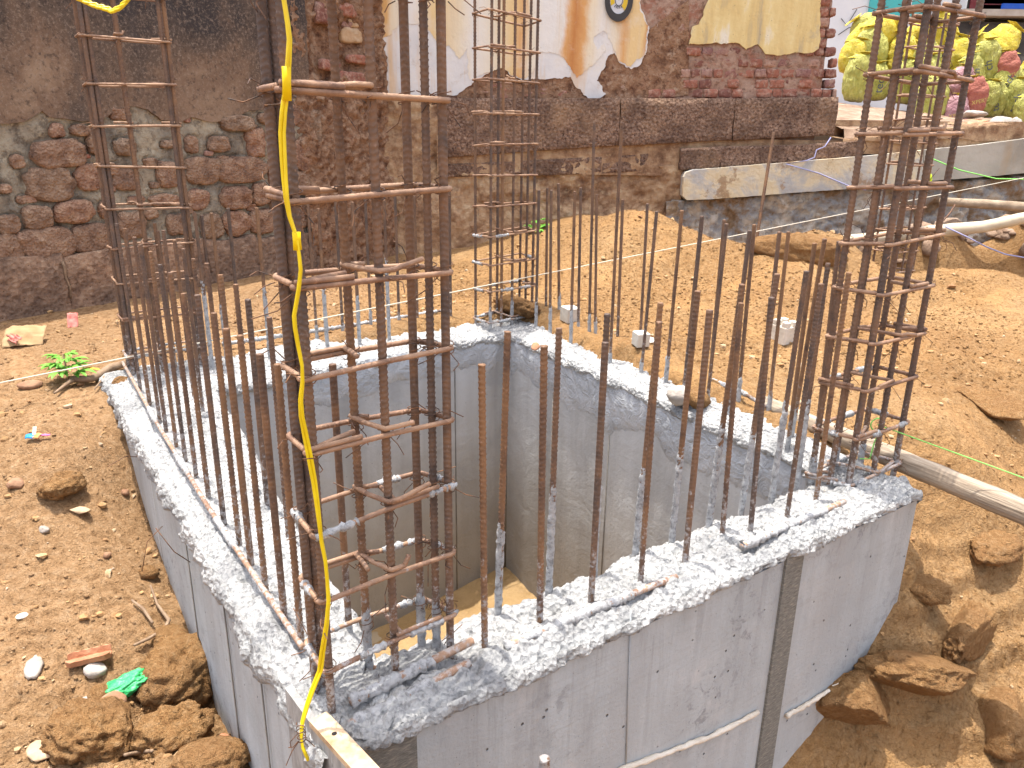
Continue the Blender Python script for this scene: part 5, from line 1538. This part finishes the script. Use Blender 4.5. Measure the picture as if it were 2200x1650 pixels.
# yellow cable on the near cage: twin strands
CAB = [(596, -420), (600, -240), (606, -110), (610, 0), (618, 50), (622, 85), (620, 130), (617, 165), (615, 195), (609, 240), (606, 285), (608, 330), (611, 380), (615, 425), (622, 465), (632, 495), (638, 518), (643, 550), (646, 580), (642, 620), (637, 650), (632, 678), (634, 705), (641, 745), (649, 785), (650, 820), (646, 860), (648, 895), (655, 930), (666, 985), (675, 1035), (681, 1080), (687, 1130), (691, 1165), (699, 1205), (703, 1245), (706, 1290), (702, 1340), (693, 1400), (688, 1440), (672, 1480), (660, 1515), (650, 1550), (647, 1580), (650, 1605), (662, 1632)]
yA = nearA[0].y - .042
CP3 = [PD(x, y, yA - (.0 if y < 1440 else (y - 1440) / 190 * .045)) for x, y in CAB]
Q = dens(CP3, .012)
cab = thing('yellow_cable', 'bright yellow twin cable hanging down the near cage to the wall corner', 'cable', CP3[-2])
for sgn in (0, math.pi):
    P = [p + Vector((math.cos(sgn + 1.6 * math.sin(q * .11)) * .0024, math.sin(sgn + 1.6 * math.sin(q * .11)) * .0021, 0)) for q, p in enumerate(Q)]
    obj('strand', *tube(P, .0025, 9), 'yellow_cable', cab)
for (i0, i1) in ((7, 8), (16, 16),):
    p, q = CP3[i0] + Vector((0, 0, .012)), CP3[i1] - Vector((0, 0, .012))
    obj('tape_wrap', *tube([p, p.lerp(q, .5), q], [.0064, .0060, .0066], 10, True, None, (1, .7)), 'yellow_tape', cab)
mw = MB()
e = CP3[-2]
mw.add(wire_knot(e + Vector((0, 0, .02)), .007, 3, .03)).add(wire_knot(e + Vector((0, 0, .035)), .007, 1, .03))
mw.build('tie_wire', 'tie_wire', cab)
RP = [(150, -30), (165, -6), (185, 3), (205, 12), (225, 17), (240, 23), (255, 18), (266, 8), (276, -4), (284, -20)]
RP3 = dens([PD(x, y, 2.62) for x, y in RP], .006)
rope = thing('yellow_rope', 'twisted yellow rope looped at the top of the left cage', 'rope', RP3[8])
for sgn in (0, 2.1, 4.2):
    obj('strand', *tube([p + Vector((math.cos(sgn + q * .75) * .005, math.sin(sgn + q * .75) * .005, math.sin(sgn + q * .75) * .005)) for q, p in enumerate(RP3)], .0048, 7), 'yellow_cable', rope)

# ------------------------------------------------------------------ steel shutter plate at the near corner
pl = thing('shutter_plate', 'rust flecked steel shutter plate with a bolt hole at the near corner', 'formwork', PZ(720, 1590, 0))
t0, t1 = PZ(683, 1538, .040), PZ(790, 1655, .040)
d = (t1 - t0).normalized()
sd_ = Vector((-d.y, d.x, 0))
T0, T1 = t0, t0 + d * .42
wt = .034
up = MB()
m = 40
for q in range(m + 1):
    pass
tv = [T0 - sd_ * wt / 2, T1 - sd_ * wt / 2, T1 + sd_ * wt / 2, T0 + sd_ * wt / 2]
dn_ = Vector((0, 0, -.012))
obj('top_flange', tv + [v + dn_ for v in tv], [(0, 1, 2, 3), (4, 7, 6, 5), (0, 4, 5, 1), (1, 5, 6, 2), (2, 6, 7, 3), (3, 7, 4, 0)], 'rusty_plate', pl, False)
hv = [T0 - sd_ * wt / 2 + d * .003, T1 - sd_ * wt / 2, T1 - sd_ * (wt / 2 - .006), T0 - sd_ * (wt / 2 - .006) + d * .003]
obj('plate_face', [v + dn_ for v in hv] + [v + Vector((0, 0, -.45)) for v in hv], [(0, 1, 2, 3), (4, 7, 6, 5), (0, 4, 5, 1), (1, 5, 6, 2), (2, 6, 7, 3), (3, 7, 4, 0)], 'grey_plank', pl, False)
hc = T0 + d * .055 + Vector((0, 0, .0006))
obj('bolt_hole', [hc + Vector((math.cos(a) * .0045, math.sin(a) * .0045, 0)) for a in np.linspace(0, 6.2, 14)], [tuple(range(14))], 'dark_void', pl, False)
# slab of grey formwork against the left face
a0, a1 = PZ(612, 1478, .030), PZ(668, 1556, .030)
d2 = (a1 - a0).normalized(); s2 = Vector((-d2.y, d2.x, 0)) * .014
vv = [a0, a1, a1 + s2, a0 + s2]
fp = obj('formwork_plank', vv + [v + Vector((0, 0, -.22)) for v in vv], [(0, 1, 2, 3), (4, 7, 6, 5), (0, 4, 5, 1), (1, 5, 6, 2), (2, 6, 7, 3), (3, 7, 4, 0)], 'grey_plank', None, False)
tag(fp, 'grey plank edge stuck in the mortar left of the shutter plate', 'formwork')

# ------------------------------------------------------------------ loose things on the ground
def gpt(x, y, z0=-.3):                   # where a photo pixel meets the ground
    p = PZ(x, y, z0)
    for _ in range(12):
        p = PZ(x, y, 0.6 * p.z + .4 * gz(p.x, p.y))
    return p
def lay(name, x, y, size, mat, label, cat, sub=3, seed=0, rough=.25, lump=.12, ang=0, rot=None, sink=.3, z0=-.3, group=None):
    p = gpt(x, y, z0)
    V, F = rock(size, sub, seed, rough, lump, ang)
    M_ = (Matrix.Rotation(rot if rot is not None else seed * 1.3, 3, 'Z') @ Matrix.Rotation(math.sin(seed) * .3, 3, 'X'))
    V = V @ np.array(M_).T
    p = Vector((p.x, p.y, p.z + size[2] * (1 - sink) * .6))
    return tag(obj(name, V + np.array(p)[None], F, mat), label, cat, group)
CL = 'soil_clod'
lay(CL, 385, 1470, (.115, .10, .085), 'clod_soil', 'biggest round soil clod beside the green bag and left wall', 'soil clod', 5, 1, .30, .26)
lay(CL, 190, 1590, (.10, .085, .06), 'clod_soil', 'wide soil clod at the bottom left below the brown stone', 'soil clod', 5, 2, .34, .26)
lay(CL, 370, 1590, (.09, .07, .055), 'clod_soil', 'crumbly soil clod below the biggest clod near the bottom edge', 'soil clod', 5, 3, .38, .3)
lay(CL, 370, 1385, (.055, .05, .035), 'clod_soil', 'small soil clod just above the biggest clod at the wall', 'soil clod', 4, 4, .26, .18)
lay(CL, 455, 1640, (.09, .06, .04), 'clod_soil', 'soil clod against the foot of the left wall at the bottom edge', 'soil clod', 4, 5, .3, .2)
lay(CL, 215, 1500, (.035, .03, .024), 'clod_soil', 'little soil clod left of the green bag', 'soil clod', 3, 6, .3, .2)
lay(CL, 320, 1235, (.03, .026, .02), 'clod_soil', 'lone small soil clod on the left slope near the wall', 'soil clod', 3, 7, .3, .2)
lay(CL, 135, 1055, (.065, .055, .042), 'clod_soil', 'knobbly soil clod on the left slope below the coloured wrapper', 'soil clod', 4, 8, .35, .2)
lay(CL, 270, 835, (.06, .05, .035), 'clod_soil', 'soil clod tucked under the root at the left wall end', 'soil clod', 3, 9, .3, .2, z0=0)
lay(CL, 1830, 1510, (.15, .10, .085), 'clod_soil', 'blocky soil clod against the lower right of the front face', 'soil clod', 5, 10, .38, .20, 3, rot=.5, sink=.55, z0=-.6)
lay(CL, 1950, 1450, (.16, .10, .07), 'clod_soil', 'long flat soil clod in the middle of the right slope', 'soil clod', 5, 11, .38, .20, 3, rot=.2, sink=.55, z0=-.5)
lay(CL, 2075, 1365, (.15, .075, .065), 'clod_soil', 'tilted soil clod on the right slope casting a long shadow', 'soil clod', 5, 12, .38, .20, 3, rot=.9, sink=.55, z0=-.4)
lay(CL, 2150, 1560, (.12, .10, .07), 'clod_soil', 'soil clod at the lower right corner of the slope', 'soil clod', 4, 13, .3, .15, 2, sink=.5, z0=-.6)
lay(CL, 1985, 1270, (.07, .05, .03), 'clod_soil', 'low soil clod high on the right slope below the pole', 'soil clod', 4, 14, .3, .2, 0, sink=.5, z0=-.3)
lay(CL, 2140, 1180, (.12, .07, .04), 'clod_soil', 'low soil clod at the right edge under the pole', 'soil clod', 4, 15, .3, .2, 0, sink=.5, z0=-.2)
lay(CL, 2120, 870, (.16, .09, .04), 'clod_soil', 'soil clod on the ridge at the right edge above the green string', 'soil clod', 4, 16, .3, .15, 2, sink=.5, z0=0)
lay(CL, 1460, 860, (.05, .04, .036), 'grey_stone', 'pale rounded stone on the back right wall edge', 'stone', 3, 17, .2, .1, 0, sink=.1, z0=.03)
lay(CL, 1500, 865, (.06, .04, .035), 'clod_soil', 'orange soil clod beside the pale stone on the back right wall', 'soil clod', 3, 18, .25, .1, 0, sink=.2, z0=.03)
lay(CL, 1720, 545, (.28, .14, .10), 'clod_soil', 'crumbly lump on the front of the second dirt mound', 'soil clod', 4, 19, .3, .2, 0, sink=.65, z0=.25)
lay(CL, 1520, 505, (.08, .05, .045), 'clod_soil', 'dark clod on the crest of the big dirt mound', 'soil clod', 3, 20, .3, .2, 0, sink=.3, z0=.3)
lay(CL, 1110, 665, (.16, .08, .045), 'clod_soil', 'loose clods heaped inside the foot of the far cage', 'soil clod', 4, 21, .3, .3, 0, sink=.4, z0=.05)
lay('stone', 232, 1528, (.050, .040, .034), 'brown_stone', 'smooth brown stone lying below the green bag', 'stone', 4, 22, .12, .0, 4, rot=.3, sink=.1)
lay('stone', 35, 1045, (.03, .024, .018), 'brown_stone', 'red brown stone at the left edge beside the knobbly clod', 'stone', 3, 23, .2, .05, 4)
lay('stone', 170, 1100, (.042, .026, .012), 'tan_tile', 'pale broken tile piece lying on the left slope', 'tile shard', 3, 24, .12, .0, 8, sink=.1)
lay('stone', 95, 1140, (.014, .02, .012), 'grey_stone', 'small pale pebble standing on the left slope', 'pebble', 3, 25, .15, .0, 3)
lay('stone', 270, 1060, (.02, .016, .012), 'brown_stone', 'small red pebble near the left wall above the slope', 'pebble', 3, 26, .15, .0, 3)
lay('stone', 48, 1325, (.017, .011, .005), 'shell_white', 'white oval shell lying on the left dirt', 'shell', 3, 27, .06, .0, 0, rot=.7, sink=0)
lay('stone', 230, 1195, (.016, .014, .012), 'brown_stone', 'brown pebble in the middle of the left slope', 'pebble', 3, 28, .2, .0, 3)
lay('stone', 205, 1445, (.030, .026, .02), 'grey_stone', 'grey brown stone under the terracotta fragment', 'stone', 3, 29, .2, .05, 3)
lay('stone', 185, 1515, (.036, .03, .02), 'grey_stone', 'pale grey stone left of the smooth brown stone', 'stone', 3, 30, .2, .05, 5)
lay('stone', 90, 1620, (.05, .026, .012), 'tan_tile', 'flat pale tile lying at the bottom left corner', 'tile shard', 3, 31, .12, .0, 8, sink=.1)
lay('stone', 480, 1590, (.016, .014, .012), 'terracotta', 'small brick chip at the foot of the left wall', 'brick chip', 3, 32, .15, .0, 5, sink=.1)
lay('stone', 75, 1440, (.05, .022, .016), 'grey_stone', 'pale knobbly root piece lying left of the terracotta fragment', 'stone', 3, 33, .4, .1, 0, sink=.1)
lay('stone', 65, 830, (.05, .03, .02), 'brown_stone', 'flat tan stone left of the green seedling', 'stone', 3, 34, .15, .0, 4, z0=0)
lay('stone', 1150, 748, (.03, .022, .018), 'terracotta', 'orange brick chip at the ridge of the far corner', 'brick chip', 3, 35, .15, .0, 5, z0=.04)
# terracotta trough fragment
p = gpt(195, 1425)
fr_ = []
ux, uy = Vector((.93, .36, .05)).normalized(), Vector((-.36, .93, .0)).normalized()
sec = [(-.024, .018), (-.020, .002), (-.006, -.003), (.008, .0), (.014, .016), (.019, .014), (.012, -.008), (-.008, -.012), (-.024, -.006), (-.030, .014)]
V, F = [], []
for i in range(10):
    c_ = p + ux * (-.055 + .11 * i / 9) + Vector((0, 0, .022))
    for a, b2 in sec:
        j = .0016 * math.sin(i * 3.1 + a * 400)
        V.append(c_ + uy * (a * (1 - .25 * (i in (0, 9)))) + Vector((0, 0, b2 + j)))
ns = len(sec)
for i in range(9):
    for j in range(ns): F.append((i * ns + j, i * ns + (j + 1) % ns, (i + 1) * ns + (j + 1) % ns, (i + 1) * ns + j))
F += [tuple(range(ns - 1, -1, -1)), tuple(9 * ns + j for j in range(ns))]
tag(obj('tile_fragment', V, F, 'terracotta', None, False), 'long orange terracotta tile fragment lying on the left dirt', 'tile fragment')
# crumpled sheet helper (bags, wrappers, cardboard)
def sheet(c, w, h, mat, name, label, cat, seed, amp=.3, droop=0, rot=0.0, tilt=.4, parent=None, sub=22, taper=0.0):
    n = sub
    S, T = np.meshgrid(np.linspace(-1, 1, n), np.linspace(-1, 1, n), indexing='ij')
    S, T = S.ravel(), T.ravel()
    x, y = S * w / 2 * (1 - taper * (T + 1) / 2), T * h / 2
    Q = np.stack([S * 1.1, T * 1.1, np.full_like(S, seed)], 1)
    z = amp * w * (.5 * fbm(Q, 3) + .35 * np.abs(fbm(Q * 2.3 + 4, 3))) - droop * (S ** 2 + T ** 2) * w * .25
    P = np.stack([x, y, z], 1)
    M_ = np.array(Matrix.Rotation(rot, 3, 'Z') @ Matrix.Rotation(tilt, 3, 'X'))
    P = P @ M_.T + np.array(c)[None]
    o = obj(name, P, grid_faces(n, n), mat, parent)
    so = o.modifiers.new('thick', 'SOLIDIFY'); so.thickness = .0012
    if label: tag(o, label, cat)
    return o
p = gpt(285, 1480) + Vector((.01, .0, .045))
bag = thing('plastic_bag', 'crumpled bright green plastic bag tucked against the biggest clod', 'plastic bag', p)
V, F = ico(5)
fold = np.abs(fbm(V * np.array([1.2, 2.6, 1.6]) + 3, 2)) + .35 * np.abs(fbm(V * np.array([2, 5, 2]) + 9, 2))
V = V * (.80 + .55 * fold)[:, None] * (1 + .5 * np.clip(-V[:, :1], 0, 1))
W = V * np.array([.052, .036, .024])
W = W @ np.array(Matrix.Rotation(.55, 3, 'Z') @ Matrix.Rotation(-.25, 3, 'Y')).T + np.array(p + Vector((-.012, -.008, -.022)))[None]
obj('bag_body', W, F, 'green_plastic', bag)
V, F = ico(4)
fold = np.abs(fbm(V * np.array([1.2, 4, 4]) + 13, 4))
W = V * (.6 + 1.2 * fold)[:, None] * np.array([.040, .016, .014])
W = W @ np.array(Matrix.Rotation(.75, 3, 'Z')).T + np.array(p + Vector((.040, .032, -.008)))[None]
obj('bag_mouth', W, F, 'green_plastic', bag)
p = gpt(75, 945, -.1) + Vector((0, 0, .012))
wr = thing('candy_wrapper', 'torn coloured wrapper lying on the left slope', 'wrapper', p)
sheet(p + Vector((-.012, -.006, .006)), .028, .022, 'wrapper_blue', 'blue_panel', None, None, 2, .4, .2, .3, .5, wr, 10)
sheet(p + Vector((.012, -.004, .008)), .026, .024, 'wrapper_orange', 'orange_panel', None, None, 4, .4, .2, -.3, .5, wr, 10)
sheet(p + Vector((.034, .006, .006)), .034, .010, 'wrapper_pink', 'pink_strip', None, None, 5, .4, .2, .2, .3, wr, 10)
sheet(p + Vector((.0, .006, .02)), .012, .03, 'shell_white', 'white_strip', None, None, 6, .4, .2, .2, 1.0, wr, 10)
p = gpt(55, 740, 0) + Vector((0, 0, .05))
sheet(p, .17, .13, 'cardboard', 'cardboard_scrap', 'bent brown cardboard scrap at the left edge below the stone wall', 'cardboard', 7, .25, .2, .3, .55, None, 18)
p = gpt(28, 745, 0) + Vector((0, 0, .045))
sheet(p, .13, .04, 'red_cloth', 'cloth_rag', 'torn red rag lying left of the cardboard scrap', 'rag', 8, .5, .2, -.6, .6, None, 16)
p = gpt(158, 700, 0) + Vector((0, 0, .03))
sheet(p, .05, .09, 'red_cloth', 'cloth_rag', 'thin red scrap hanging in a hollow under the stone wall', 'rag', 11, .4, .2, .4, .8, None, 12)
p = gpt(1382, 738, .05) + Vector((0, 0, .02))
sheet(p, .10, .05, 'shell_white', 'paper_scrap', 'white paper scrap lying beside a cover block behind the wall', 'paper', 12, .3, .2, .2, .25, None, 12)
# cover blocks
def cover_block(x, y, z0, s, rot, label, notch):
    p = gpt(x, y, z0)
    t = thing('cover_block', label, 'concrete block', p, 'grey cement cover blocks on the sand')
    M_ = Matrix.Translation(p + Vector((0, 0, s * .5))) @ Matrix.Rotation(rot, 4, 'Z') @ Matrix.Rotation(.08, 4, 'X')
    V, F = round_box(s, s, s, s * .04, 0, .0)
    obj('block_body', [M_ @ Vector(v) for v in V], F, 'cover_block_cement', t, False)
    if notch:
        for a, b2 in ((-.3, -.3), (.3, -.3), (.3, .3), (-.3, .3)):
            V, F = round_box(s * .36, s * .36, s * .3, s * .03)
            obj('block_stud', [M_ @ (Vector(v) + Vector((a * s, b2 * s, s * .64))) for v in V], F, 'cover_block_cement', t, False)
cover_block(1224, 690, .04, .075, .5, 'cement cover block lying behind the far wall corner', False)
cover_block(1376, 742, .05, .060, .3, 'small cement cover block with paper beside it behind the wall', False)
cover_block(1680, 735, .03, .085, .62, 'notched cement cover block with studs on the sand at right', True)
# seedling, root, twigs
def leaf(base, d, L, w, up, mb):
    d = d.normalized()
    s = d.cross(Vector((0, 0, 1))).normalized()
    P = []
    for i, (t, ww) in enumerate(((0, .08), (.2, .6), (.4, 1.0), (.65, .75), (.85, .35), (1, .02))):
        c_ = base + d * (L * t) + Vector((0, 0, up * L * t - .55 * L * t * t))
        for q in (-1, 0, 1): P.append(c_ + s * (q * w * ww) + Vector((0, 0, abs(q) * w * ww * .35)))
    F = []
    for i in range(5):
        for j in range(2): F.append((i * 3 + j, i * 3 + j + 1, i * 3 + 4 + j, i * 3 + 3 + j))
    mb.add((P, F))
def seedling(p, h, label, n, cat='plant', sc=1.0):
    t = thing('seedling', label, cat, p)
    obj('stem', *tube([p - Vector((0, 0, .02)), p + Vector((.004, 0, h * .5)), p + Vector((0, .0, h))], [.004, .0035, .002], 6), 'root_bark', t)
    for k_ in range(n):
        a = k_ * 2.4
        z = h * (.25 + .75 * k_ / n)
        b0 = p + Vector((0, 0, z))
        d_ = Vector((math.cos(a), math.sin(a), .25))
        L = sc * (.10 - .045 * k_ / n)
        m = MB()
        e_ = b0 + d_ * L * .55
        m.add(tube([b0, b0.lerp(e_, .5) + Vector((0, 0, .006)), e_], .0012, 5))
        sd2 = Vector((-d_.y, d_.x, 0))
        for q in (-2, -1, 0, 1, 2):
            leaf(e_ - d_ * L * .1 * abs(q), d_ + sd2 * q * .55, L * (.75 - .12 * abs(q)), L * .15, .25, m)
        m.build('leaf', 'leaf_green', t)
seedling(gpt(146, 822, 0), .125, 'bright green seedling growing in the dirt by the left cage', 14)
seedling(PD(1155, 515, 6.1), .16, 'pale green weed growing on the bank below the painted wall', 9, 'plant', 1.2)
def root(px, z0, rads, label, lift=.015):
    P = [gpt(x, y, z0) + Vector((0, 0, lift + r_)) for (x, y), r_ in zip(px, rads)]
    Q, Rr = [], []
    for i in range(len(P) - 1):
        for q in range(6): Q.append(P[i].lerp(P[i + 1], q / 6)); Rr.append(rads[i] + (rads[i + 1] - rads[i]) * q / 6)
    Q.append(P[-1]); Rr.append(rads[-1])
    return tag(obj('root', *tube(Q, Rr, 8), 'root_bark'), label, 'root')
root([(118, 855), (140, 840), (160, 828), (200, 828), (240, 805), (272, 795)], 0, [.004, .007, .012, .014, .017, .015], 'thick brown root lying on the dirt beside the seedling')
root([(205, 845), (225, 820), (240, 806)], 0, [.003, .005, .006], 'thin side root lying beside the thick brown root')
root([(325, 1268), (340, 1310), (365, 1345), (355, 1365), (320, 1385), (290, 1398)], -.4, [.003, .004, .006, .006, .005, .004], 'curved grey twig lying on the left slope by the wall')
root([(285, 1300), (310, 1320), (330, 1350)], -.4, [.003, .005, .004], 'short pale twig beside the curved grey twig')
root([(270, 1635), (310, 1628), (330, 1626)], -.5, [.004, .005, .004], 'flat pale stick at the bottom edge left of the pit')
p = gpt(200, 815, 0) + Vector((0, 0, .04))
m = MB(); leaf(p - Vector((.05, .02, 0)), Vector((1, .45, .15)), .12, .016, .2, m)
tag(m.build('dry_leaf', 'leaf_dry'), 'curled yellow dry leaf lying on the thick brown root', 'leaf')
for q, (x, y) in enumerate(((1, 0),)):
    pass
wb = []
for (a, b2, c2) in ((( -.05, 1.62, -.06), (-.10, 1.58, -.03), (-.16, 1.50, -.02)), ((-.05, .95, -.12), (-.09, .92, -.06), (-.12, .96, .0)), ((-.05, 1.36, -.2), (-.1, 1.36, -.24), (-.13, 1.33, -.32))):
    wb.append([B(*a), B(*b2), B(*c2)])
for q, P in enumerate(wb):
    tag(obj('loose_wire', *tube(P, .0014, 5), 'tie_wire'), ['bent tie wire poking from the left wall at its far end', 'bent tie wire poking from the left wall near the middle', 'bent tie wire drooping down the left wall face'][q], 'wire')
